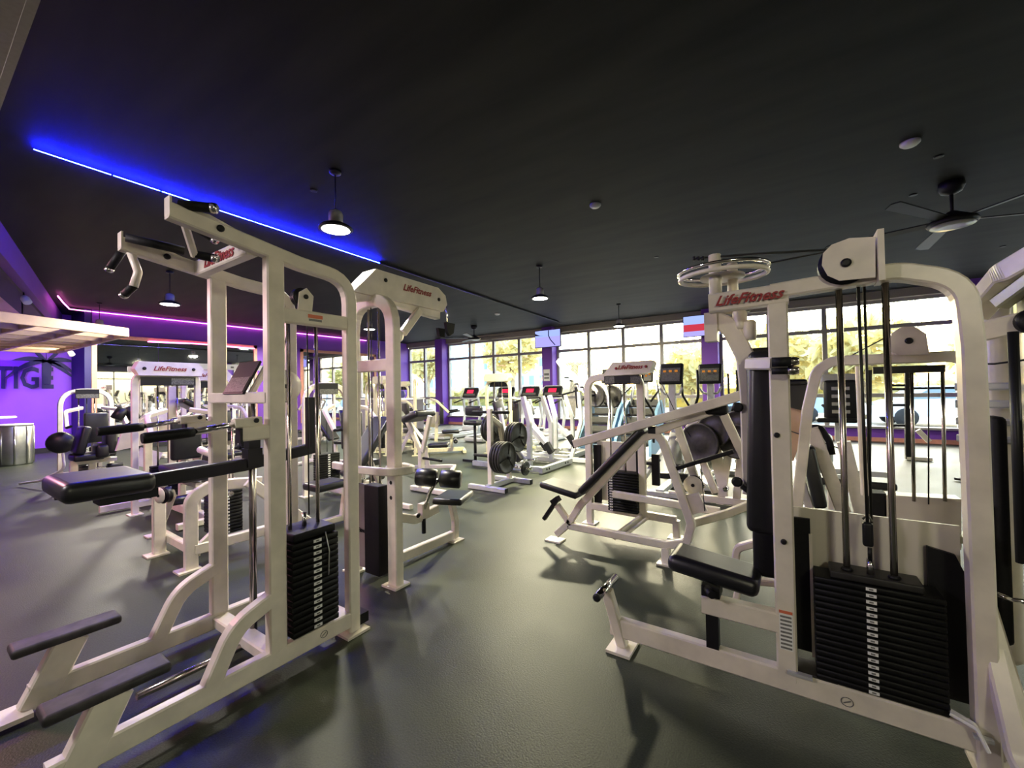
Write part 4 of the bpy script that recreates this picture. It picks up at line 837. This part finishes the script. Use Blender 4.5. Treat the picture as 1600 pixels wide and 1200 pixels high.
def selector(m='cream', head=True, seat=True, arch=.3, hgt=1.75, depth=1.2, name='weight_machine', lean=0, roller=True):
    """stack tower spanning local x, user seat on the -y side"""
    t = T(name, 'x', 'gym machine', (0,0,0), local=True)
    t.bar('tower_arch', [V(-.32,0,.01), V(-.32,0,hgt), V(.32,0,hgt), V(.32,0,.01)], .05, .065, YP, m, fil=arch)
    for x in (-.32,.32): t.box('foot_plate', (x,0,.008), (.13,.14,.014), m)
    t.bar('tower_crossbar', [V(-.32,0,.12), V(.32,0,.12)], .05, .07, YP, m)
    for x in (-.1,.1): t.tube('guide_rod', [V(x,0,.14), V(x,0,hgt-.04)], .01, 'rod')
    for i in range(12): t.pad('weight_plate', (0,0,.16+.033*(i+.5)), (.34,.12,.030), 'plate', r=.004)
    for i in range(12): t.box('number_label', (0,-.062,.16+.033*(i+.5)), (.035,.003,.016), 'white')
    t.tube('cable', [V(0,-.01,.58), V(0,-.01,hgt-.03)], .005, 'cable', n=6)
    if head:
        t.p('head_cover', MB().prism([V(-.30,-.09,hgt-.02), V(-.34,-.09,hgt+.06), V(-.30,-.09,hgt+.15), V(.30,-.09,hgt+.15), V(.36,-.09,hgt+.08), V(.34,-.09,hgt-.02)], (0,.16,0)), m)
        t.p('head_lettering', text_mb(LOGO, .08, V(0,-.094,hgt+.065), XP, ZP, .003, .35), 'red'); bolts(t, [(-.25,-.09,hgt+.065),(.25,-.09,hgt+.065)], -YP, .02)
        t.box('placard', (0,-.06,hgt-.09), (.56,.012,.11), 'dark'); t.box('placard_print', (0.14,-.068,hgt-.09), (.24,.004,.08), 'print')
    else:
        t.box('placard', (0,-.06,hgt-.06), (.30,.012,.16), 'dark'); t.box('placard_print', (0,-.068,hgt-.10), (.28,.004,.07), 'print')
    t.bar('base_beam', [V(0,.0,.07), V(0,-depth,.07)], .06, .09, XP, m); t.bar('base_foot', [V(-.28,-depth,.04), V(.28,-depth,.04)], .07, .06, YP, m)
    if seat:
        t.bar('seat_upright', [V(0,-.45,.08), V(0,-.5,.95)], .055, .07, XP, m); t.bar('seat_beam', [V(0,-.45,.40), V(0,-depth+.25,.40)], .055, .06, XP, m)
        t.bar('front_leg', [V(0,-depth+.28,.08), V(0,-depth+.28,.42)], .05, .06, XP, m)
        t.pad('seat', (0,-.80,.49), (.34,.40,.08), r=.03); t.pad('backrest', (0,-.60,.92), (.30,.09,.50), r=.03)
        for s_ in (-1,1):
            t.bar('lever_arm', [V(s_*.12,-.35,1.25), V(s_*.34,-.5,1.2), V(s_*.36,-.75,.95)], .045, .05, XP, m, fil=.1)
            t.tube('hand_grip', [V(s_*.36,-.75,.95), V(s_*.36,-1.0,.98)], .02, 'rubber')
        if roller:
            t.tube('roller_bar', [V(-.28,-depth+.2,.28), V(.28,-depth+.2,.28)], .015, 'chrome')
            for s_ in (-1,1): t.p('roller_pad', MB().lathe((s_*.17-.1,-depth+.2,.28), XP, [(.04,0),(.05,.01),(.05,.19),(.04,.2)], 16), 'vinyl')
    t.p('cam_disc', MB().lathe((.16,-.42,.75), XP, [(.04,0),(.17,0),(.17,.012),(.04,.012)], 28), m); t.p('pulley', MB().lathe((0.1,-.12,.30), XP, [(.02,0),(.06,0),(.055,.01),(.055,.02),(.06,.03),(.02,.03)], 20), 'dark')
    return t.o
mA = selector('cream', True, True, .12, 1.70, 1.2)          # trapezoid head
mB = selector('cream', False, True, .28, 1.55, 1.1)         # plain arch
mC = selector('yellow', True, True, .2, 1.65, 1.1)
mD = selector('yellow', False, True, .3, 1.7, 1.1)
def put(src, first, loc, rz, label, group=None):
    o = src if first else dup(src, loc); o.location = loc; o.rotation_euler = (0,0,rz); o['label'] = label
    if group: o['group'] = group
    return o
g1 = 'cream stack machines in the left row'; g2 = 'yellowish stack machines near the windows'
put(mA, True, (-6.6, 1.95, 0), PI/2, 'stack machine with white trapezoid head cover and red script, left row beyond the front machine', g1)
put(mB, True, (-10.3, 1.9, 0), PI/2, 'plain arched cream stack machine standing against the violet wall', g1)
put(mA, False, (-8.35, 3.0, 0), PI/2, 'stack machine with head cover in front of the wide mirror', g1)
put(mC, True, (-7.9, 6.3, 0), PI*.9, 'pale yellow stack machine with head cover left of the left column', g2)
put(mD, True, (-7.2, 6.7, 0), PI*.75, 'pale yellow arched stack machine just left of the black stools', g2)
put(mD, False, (-9.2, 7.0, 0), PI*.9, 'pale yellow arched machine behind the other yellow ones', g2)
put(mC, False, (-5.45, 7.55, 0), PI, 'pale yellow stack machine in front of the leftmost treadmill', g2)
put(mB, False, (-5.6, 3.5, 0), PI/2, 'cream arched stack machine beyond the pulldown machine', g1)
put(mA, False, (-9.9, 4.2, 0), 0, 'cream stack machine with head cover close to the mirrors, middle', g1)
put(mB, False, (-12.2, 4.6, 0), 0, 'cream arched stack machine closest to the wide mirror', g1)
put(mB, False, (-11.6, 7.2, 0), -PI/2, 'cream arched stack machine before the second mirror', g1)
put(mC, False, (-11.4, 10.0, 0), PI, 'pale yellow stack machine in the far left corner by the windows', g2)
#@@L1
# ------------------------------------------------------------------ left row, nearest low machine with pulleys
t = T('leg_curl_machine', 'low cream machine with pulley arms and black stack, left row under the knee pad', 'gym machine', (-4.5, 1.6, 0))
t.bar('front_post', [V(-4.10,1.36,.01), V(-4.10,1.36,.58), V(-4.10,1.50,.66), V(-4.10,1.9,.62)], .055, .09, XP, fil=.1)
t.bar('front_post', [V(-4.76,1.34,.01), V(-4.76,1.34,.62)], .055, .09, XP); t.bar('slanted_post', [V(-5.4,1.5,.01), V(-4.9,1.48,.5)], .05, .08, YP)
for x, y in ((-4.10,1.34),(-4.76,1.32),(-5.42,1.5)): t.box('foot_plate', (x,y,.008), (.14,.16,.014))
t.bar('cross_beam', [V(-5.0,1.42,.13), V(-4.1,1.40,.13)], .05, .07, YP); t.bar('side_beam', [V(-4.10,1.38,.16), V(-4.10,2.3,.16)], .055, .08, XP); t.bar('diagonal_brace', [V(-4.10,1.42,.18), V(-4.10,1.62,.34)], .04, .05, XP)
for x in (-4.95,-4.60): 
    t.bar('pulley_arm', [V(x-.2,1.34,.66), V(x+.1,1.30,.62)], .05, .07, YP); pulley(t, (x+.14,1.30,.58), V(.3,-1,0), .07, .04); t.p('pulley_guard', MB().lathe((x+.13,1.265,.58), V(.3,-1,0), [(.01,0),(.065,0),(.065,.006),(.01,.006)], 24), 'cream'); bolts(t, [V(x+.132,1.255,.58)], V(.3,-1,0), .012)
plates(t, (-4.42, 1.72), .26, .22, .16, 13, .03, XP, V(.1305,-.02,0), .04)
for y in (1.66,1.80): t.tube('guide_rod', [V(-4.42,y,.15), V(-4.42,y,1.3)], .009, 'rod')
t.bar('slanted_rail', [V(-4.0,1.75,.66), V(-3.9,2.30,.12)], .05, .09, XP); bolts(t, [V(-3.905,1.98,.43), V(-3.895,2.08,.33)], XP, .016)
t.box('rail_block', (-3.8,1.98,.12), (.28,.10,.08)); t.box('block_cap', (-3.655,1.98,.12), (.015,.10,.08), 'dark')
t.pad('chest_pad', (-4.9,1.62,.72), (.5,.36,.08), r=.03); t.tube('adjuster', [V(-4.0,1.62,.58), V(-3.9,1.5,.56)], .02, 'chrome')
t.tube('pull_lever', [V(-4.3,1.5,.95), V(-4.0,1.5,.92)], .03, 'cream'); t.tube('lever_knob', [V(-4.0,1.5,.92), V(-3.93,1.5,.915)], .035, 'dark')
t = T('leg_extension_machine', 'cream leg extension with black seat and pads at the far left, before the violet wall', 'gym machine', (-9.3, 1.7, 0))
S_ = lambda x, y: UX(-9.0, x, y)
t.bar('front_leg', [V(-9,1.52,.01), V(-9,1.52,.44)], .06, .09, XP); t.bar('rear_leg', [V(-9,1.72,.05), V(-9,1.72,.42)], .05, .08, XP); t.bar('base_rail', [V(-9,1.5,.10), V(-9,2.1,.14)], .05, .08, XP); t.bar('seat_rail', [V(-9,1.48,.44), V(-9,2.0,.44)], .05, .06, XP); t.box('foot_plate', (-9,1.52,.008), (.18,.16,.014))
t.pad('seat', (-9,1.66,.52), (.4,.34,.10), r=.03); t.pad('backrest', (-9,1.60,.78), (.4,.10,.42), r=.03, ax=(XP, V(0,.97,-.2).normalized(), V(0,.2,.97).normalized()))
t.pad('leg_pad', (-8.9,1.90,.72), (.3,.14,.35), r=.05); t.pad('support_pad', (-8.9,1.80,.60), (.3,.16,.22), r=.05)
t.p('head_roller', MB().lathe((-8.9,2.02,1.16), V(0,.6,1), [(.06,-.1),(.08,-.09),(.08,.09),(.06,.1)], 18), 'vinyl'); t.p('head_roller', MB().lathe((-8.9,2.16,1.16), V(0,-.5,1), [(.06,-.12),(.08,-.1),(.08,.1),(.06,.12)], 18), 'vinyl')
t.p('round_cushion', MB().lathe((-9.6,1.48,.72), V(1,-.3,0), [(.02,-.05),(.15,-.04),(.17,0),(.15,.04),(.02,.05)], 26), 'vinyl')
t.tube('cushion_arm', [V(-9.6,1.5,.6), V(-9.6,1.52,.3), V(-9.9,1.3,.12), V(-10.4,1.15,.05)], .018, 'white', fil=.12)
t.p('cam_cover', MB().prism([V(-7.9,1.95,.95), V(-7.9,2.05,1.15), V(-7.9,2.25,1.25), V(-7.9,2.5,1.12), V(-7.9,2.5,.85), V(-7.9,2.2,.75)], (-.04,0,0)), 'cream'); t.box('side_plate', (-8,2.12,.5), (.03,.28,.26), 'cream', (XP, V(0,.9,-.4).normalized(), V(0,.4,.9).normalized()))
t = T('biceps_curl_machine', 'cream machine with curved side cover and dark angled pads, left row middle', 'gym machine', (-7.2, 2.2, 0))
t.p('cam_cover', MB().prism([V(-7,1.55,.75), V(-7,1.62,1.02), V(-7,1.85,1.16), V(-7,2.08,1.05), V(-7,2.14,.85), V(-7,1.85,.80)], (-.05,0,0)), 'cream')
t.bar('post', [V(-7,2.12,.02), V(-7,2.12,1.55)], .06, .10, XP); t.bar('post', [V(-7,1.86,.02), V(-7,1.86,.85)], .06, .08, XP); t.bar('base_beam', [V(-7,1.4,.06), V(-7,2.5,.06)], .06, .08, XP)
t.pad('arm_pad', (-6.9,2.30,1.28), (.4,.34,.08), r=.03, ax=(XP, V(0,.8,-.5).normalized(), V(0,.5,.8).normalized())); t.pad('seat', (-6.9,2.6,.55), (.4,.34,.09), r=.03); t.bar('seat_post', [V(-6.9,2.6,.06), V(-6.9,2.6,.5)], .06, .06, XP)
#@@MID
# ------------------------------------------------------------------ plate tree with discs
t = T('plate_rack', 'cream A-shaped plate rack holding black discs, centre', 'rack', (-3.62, 5.1, 0))
t.bar('post', [V(-3.62,4.80,.08), V(-3.62,4.80,1.16)], .07, .07, XP); t.bar('post', [V(-3.62,4.84,1.02), V(-3.62,5.05,.9), V(-3.62,5.28,.06)], .06, .07, XP, fil=.08)
t.bar('base_rail', [V(-3.62,4.7,.05), V(-3.62,5.4,.05)], .07, .06, XP, 'silver')
for y in (4.72,5.38): t.bar('base_foot', [V(-3.95,y,.035), V(-3.3,y,.035)], .07, .06, YP, 'silver'); t.box('foot_cap', (-3.295,y,.035), (.015,.06,.06), 'dark')
for y, z in ((4.82,1.11),(4.84,.47),(5.22,.72)): t.tube('disc_peg', [V(-3.95,y,z), V(-3.3,y,z)], .022, 'rubber')
t.tube('disc_peg', [V(-3.62,5.42,.22), V(-3.3,5.42,.22)], .02, 'chrome')
def disc(loc, r, lab, th=.035, ax=XP):
    t = T('weight_disc', lab, 'weight plate', loc, 'loose weight discs'); L = Vector(loc)
    t.p('disc_body', MB().lathe(L-ax*th/2, ax, [(.027,0),(.09,0),(.1,.006),(r-.03,.008),(r-.022,0),(r-.004,0),(r,.006),(r,th-.006),(r-.004,th),(r-.022,th),(r-.03,th-.008),(.1,th-.006),(.09,th),(.027,th)], 40), 'disc')
    u = ax.orthogonal().normalized(); v_ = ax.cross(u)
    for k in range(3):
        a_ = 2*PI*k/3+.5; d_ = u*math.cos(a_)+v_*math.sin(a_); t.p('spoke', MB().sweep([L+ax*th*.5+d_*.05, L+ax*th*.5+d_*(r-.03)], .02, .014, ax), 'disc')
    return t.o
for k in range(4): disc((-3.50+.046*k,4.84,.47), .225, 'large black disc on the near low peg of the plate rack, '+['innermost','second','third','outermost facing the camera'][k])
for k in range(3): disc((-3.50+.046*k,5.22,.72), .225, 'large black disc on the upper far peg of the plate rack, '+['innermost','middle one','outermost'][k])
for k in range(2): disc((-3.74-.046*k,5.0,.86), .20, 'black disc on the far side of the plate rack, '+['inner','outer'][k])
disc((-3.42,5.42,.22), .11, 'small grey disc low on the plate rack end')
# plate-loaded lever machines in silver-white
def lever(x, y, sc_, label):
    t = T('lever_leg_machine', label, 'gym machine', (x,y,0), 'silver plate-loaded lever machines', local=True)
    t.bar('base_rail', [V(-.1,-.5,.07), V(-.1,.5,.07)], .07, .08, XP, 'silver'); t.bar('front_bar', [V(-.75,-.85,.06), V(.75,-.85,.06)], .07, .08, YP, 'silver') if False else None
    t.bar('side_rail', [V(-.9,-.5,.07), V(.2,-.5,.07), V(.55,-.45,.07)], .07, .09, YP, 'silver'); t.bar('side_rail', [V(-.7,.5,.07), V(.55,.5,.07)], .07, .08, YP, 'silver'); t.bar('end_bar', [V(.58,-.55,.07), V(.58,.6,.07)], .07, .09, XP, 'silver')
    bolts(t, [(.616,-.4,.07),(.616,-.32,.07),(.616,.3,.07),(.616,.4,.07)], XP, .02)
    t.bar('upright', [V(.25,-.35,.1), V(.25,-.35,.85), V(.1,-.3,1.3)], .07, .08, YP, 'silver', fil=.15); t.bar('upright', [V(.3,.35,.1), V(.3,.35,.8), V(.15,.3,1.3)], .07, .08, YP, 'silver', fil=.15)
    t.bar('swing_arm', [V(-.35,-.4,1.1), V(-.25,-.42,.7), V(.2,-.42,.2)], .06, .07, YP, 'silver', fil=.1); t.bar('swing_arm', [V(-.2,.3,1.2), V(-.1,.3,.7), V(.35,.3,.25)], .06, .07, YP, 'silver', fil=.1)
    t.bar('slide_sleeve', [V(-.25,-.5,.62), V(.12,-.52,.25)], .08, .10, YP, 'silver'); t.bar('sleeve_pad', [V(.02,-.52,.36), V(.16,-.53,.2)], .09, .11, YP, 'rubber')
    t.bar('sleeve_pad', [V(.28,.2,.42), V(.40,.18,.26)], .09, .11, YP, 'rubber')
    t.bar('crossbar', [V(-.35,-.35,.5), V(.25,-.35,.5)], .05, .05, YP, 'silver')
    t.pad('shoulder_pad', (-.42,-.3,1.05), (.10,.26,.36), r=.03, ax=(V(.95,0,.3).normalized(), YP, V(-.3,0,.95).normalized()))
    t.tube('hand_bar', [V(0,-.45,1.2), V(.1,-.2,1.28), V(.15,.2,1.28), V(.05,.45,1.2)], .018, 'rubber', fil=.08); t.pad('seat', (-.55,.0,.55), (.5,.3,.08), r=.03)
    t.tube('plate_peg', [V(.25,-.4,.2), V(.45,-.45,.22)], .02, 'chrome'); return t.o
o = lever(-4.1, 6.6, 1, 'silver lever machine with crossed arms directly behind the plate rack')
dup(o, (-4.3, 7.95, 0), .0, 'silver lever machine behind the first one, below the right treadmill')
# incline plate machine with big discs behind the brown placard
t = T('incline_lever_machine', 'white plate-loaded press rising diagonally before the bright windows', 'gym machine', (-2.9, 7.6, 0))
W_ = lambda x, y: UY(7.4, x, y)
t.bar('raised_arm', [W_(872,563), W_(895,590), W_(915,612)], .07, .10, YP, 'white'); t.bar('rack_arm', [W_(885,575), W_(918,605)], .04, .05, YP, 'cream')
t.bar('upright', [W_(905,612), W_(908,660), W_(893,715)], .06, .07, YP, 'white', fil=.1); t.bar('upright', [W_(945,600), W_(955,640), W_(950,700)], .06, .07, YP, 'white', fil=.1); t.bar('lever', [W_(918,595), W_(945,625)], .06, .07, YP, 'cream')
t.bar('base_beam', [V(-3.6,7.4,.05), V(-2.3,7.4,.05)], .07, .08, YP, 'white'); t.tube('handle', [W_(878,617), W_(902,610)], .02, 'dark'); t.tube('disc_peg', [W_(925,610)+V(0,-.1,0), W_(948,622)+V(0,.25,0)], .02, 'dark'); t.tube('disc_peg', [W_(928,618)+V(-.05,-.15,0), W_(930,618)+V(.05,.15,0)], .02, 'dark'); t.bar('handle_drop', [W_(900,605), W_(903,638)], .05, .05, YP, 'dark')
for k in range(4): t.tube('disc_peg', [W_(888+8*k,590+5*k)+V(0,-.15,0), W_(888+8*k,590+5*k)+V(0,.1,0)], .015, 'dark')
disc(tuple(W_(930,618)), .22, 'pale worn disc on the white lever machine', ax=V(.3,1,0).normalized()); disc(tuple(W_(950,620)+V(0,.2,0)), .22, 'brown-grey disc behind the pale one on the white lever machine', ax=V(.3,1,0).normalized())
# plate-loaded machine behind the reclined press
t = T('hack_squat_machine', 'grey-cream plate-loaded machine with splayed legs behind the reclined press', 'gym machine', (-.7, 5.6, 0))
Q_ = lambda x, y: UY(5.6, x, y)
for a_, b_ in (((1075,665),(1118,770)),((1100,655),(1128,760)),((1140,700),(1125,790)),((1160,690),(1150,790)),((1060,690),(1100,640))): t.bar('leg', [Q_(*a_), Q_(*b_)], .06, .08, YP)
t.bar('curved_arm', [Q_(1088,650), Q_(1108,660), Q_(1120,690), Q_(1132,775)], .06, .08, YP, fil=.15); t.bar('base_beam', [V(-1.35,5.6,.05), V(.1,5.6,.05)], .07, .08, YP)
for p in ((1100,757),(1135,762)): t.p('hub', MB().lathe(Q_(*p)+V(0,-.04,0), -YP, [(.035,0),(.035,.05),(.02,.09)], 16), 'chrome')
t.bar('low_bar', [Q_(1020,742), Q_(1075,745)], .06, .07, YP, 'dark')
for p, r, lb in (((1093,692),.24,'large dark disc behind the reclined press arm'),((1116,672),.2,'dark disc above the large one, behind the slanted arm'),((1150,690),.2,'dark disc half hidden by the foreground lever arm'),((1155,668),.2,'upper dark disc half hidden by the foreground lever arm')):
    disc(tuple(UY(5.45,*p)), r, lb, ax=V(.35,1,0).normalized())
# benches and stools in mid room
def bench(loc, rz, lab, tilt=.9):
    t = T('adjustable_bench', lab, 'bench', loc, 'adjustable benches', rz=rz, local=True)
    t.bar('base_beam', [V(0,-.6,.07), V(0,.6,.07)], .06, .06, XP); 
    for y in (-.6,.6): t.bar('base_foot', [V(-.25,y,.03), V(.25,y,.03)], .06, .05, YP)
    t.bar('post', [V(0,-.15,.07), V(0,-.1,.42)], .06, .07, XP); t.pad('seat', (0,-.35,.46), (.3,.36,.08), r=.03)
    d_ = V(0,math.cos(tilt),math.sin(tilt)); t.pad('backrest', V(0,-.1,.48)+d_*.42, (.3,.8,.08), r=.03, ax=(XP, d_, XP.cross(d_))); t.bar('back_strut', [V(0,.45,.08), V(0,.15,.75)], .04, .05, XP); return t.o
b0 = bench((-4.1,2.9,0), .0, 'black padded bench tipped up behind the pulldown machine')
dup(b0, (-5.6,5.3,0), 2.2, 'black padded bench beside the yellow machines'); dup(b0, (-6.1,4.3,0), 1.2, 'black incline bench seen between the two pulldown uprights')
dup(b0, (-7.7,4.9,0), 1.9, 'black incline bench furthest toward the purple wall'); 
t = T('preacher_bench', 'cream stand with tilted black pad and yellow-edged post, right of the second arch', 'bench', (-4.0,4.2,0))
A_ = lambda x, y: UY(4.2, x, y)
t.bar('slanted_post', [A_(634,652), A_(658,706)], .05, .07, YP, 'yellow'); t.bar('slanted_post', [A_(672,650), A_(660,706)], .05, .06, YP); t.pad('arm_pad', A_(654,650), (.34,.4,.10), ax=(V(.9,0,.3).normalized(), YP, V(-.3,0,.9).normalized()), r=.04)
t.bar('base_beam', [A_(658,704), V(A_(658,704).x,4.2,.06)], .07, .07, XP); t.bar('base_foot', [V(-4.6,4.2,.04), V(-3.6,4.2,.04)], .07, .06, YP); t.tube('lever', [A_(655,715), A_(690,720)], .018, 'dark')
t = T('stool', 'black-topped adjustable stool standing by the yellow machines', 'stool', (-5.2,6.4,0)); 
t.pad('seat', (-5.2,6.4,.80), (.36,.32,.10), r=.04); t.tube('post', [V(-5.2,6.4,.05), V(-5.2,6.4,.76)], .03, 'dark'); t.bar('base_foot', [V(-5.5,6.4,.04), V(-4.9,6.4,.04)], .07, .05, YP, 'dark'); t.pad('backrest', (-5.3,6.5,1.02), (.42,.1,.2), r=.04)
# upright bikes and cable rack near the right windows
t = T('exercise_bike', 'recumbent bike with dark ribbed backrest before the right-hand windows', 'exercise bike', (1.4, 9.0, 0))
t.o.location = (1.4, 8.3, 0); t.off = Vector((1.4, 8.3, 0))
E_ = lambda x, y: UY(8.2, x, y)
c = E_(1313,625); t.pad('backrest', c, (.42,.10,.62), 'dark', r=.08); t.pad('headrest', c+V(0,.15,.28), (.5,.12,.26), 'smoke', r=.05)
for k in range(4): t.box('backrest_rib', c+V(0,-.055,-.18+.12*k), (.22,.012,.05), 'smoke')
t.pad('seat', E_(1306,656), (.5,.35,.07), 'dark', r=.03); t.bar('post', [E_(1312,650), E_(1312,690)], .12, .08, XP, 'silver'); t.tube('side_handle', [E_(1284,632), E_(1295,642), E_(1330,646), E_(1338,630)], .018, 'dark', fil=.05)
t.bar('base_beam', [V(c.x-.5,8.3,.06), V(c.x+.6,8.3,.06)], .08, .08, YP, 'silver'); t.pad('drive_housing', (c.x-.35,8.3,.4), (.5,.16,.5), 'silver', r=.1)
t = T('cable_crossover_rack', 'dark slim rack with rungs standing before the parked cars', 'rack', (2.0, 10.5, 0))
D2 = lambda x, y: UY(10.5, x, y)
t.bar('post', [D2(1419,575), V(D2(1419,690).x,10.5,.02)], .1, .1, XP, 'dark'); 
for y in (602,608,633,665): t.bar('rung', [D2(1388,y), D2(1418,y)], .04, .04, YP, 'dark')
t.bar('crossbar', [D2(1418,607), D2(1500,606)], .04, .04, YP, 'dark'); t.bar('base_brace', [D2(1434,672), D2(1452,690)], .06, .08, YP, 'cream'); t.bar('base_foot', [V(D2(1415,690).x,10.5,.04), V(D2(1455,690).x,10.5,.04)], .1, .06, YP, 'cream')
t.bar('post', [D2(1500,606), V(D2(1500,606).x,10.5,.02)], .06, .06, XP, 'dark')
t = T('folded_mat_frame', 'small dark open frame lying on the floor by the right windows', 'frame', tuple(UZ(0,1495,748)))
q_ = UZ(.03,1492,748); t.bar('frame_bar', [q_, q_+V(.5,.2,0)], .03, .03, ZP, 'dark'); t.bar('frame_bar', [q_, q_+V(.45,-.35,0)], .03, .03, ZP, 'dark')
# shelf with bags near the left column
t = T('storage_shelf', 'grey low partition shelf below the left column', 'shelf', (-10.6, 8.8, 0)); t.box('cabinet', (-10.6,8.8,.6), (2.6,.4,1.2), 'greywall'); t.box('shelf_top', (-10.6,8.8,1.22), (2.7,.45,.04), 'white')
for k, (x, lb) in enumerate(((-11.3,'left'),(-10.8,'middle'),(-10.2,'right'))):
    single('duffel_bag', 'dark duffel bag on the partition shelf, '+lb+' one', 'bag', MB().pad((x,8.8,1.36), (.45,.3,.22), r=.1, k=4), 'navy' if k == 2 else 'dark', (x,8.8,1.25), 'duffel bags on the shelf')
t = T('white_signboard', 'long white signboard before the wide mirror', 'sign', (-13.7,5.4,0)); a_, b_ = UX(-13.7,247,566), UX(-13.7,412,573)
t.box('board', ((a_+b_)/2-ZP*.06), (.04,(b_-a_).length,.16), 'white')
for k in range(5): t.box('dark_mark', (a_.lerp(b_,.5+.08*k)-ZP*.06+XP*.022), (.004,.08,.05), 'grey')
for k in (.1,.9): t.bar('post', [a_.lerp(b_,k)-ZP*.1, V(a_.x,a_.lerp(b_,k).y,.02)], .04, .04, XP, 'cream')
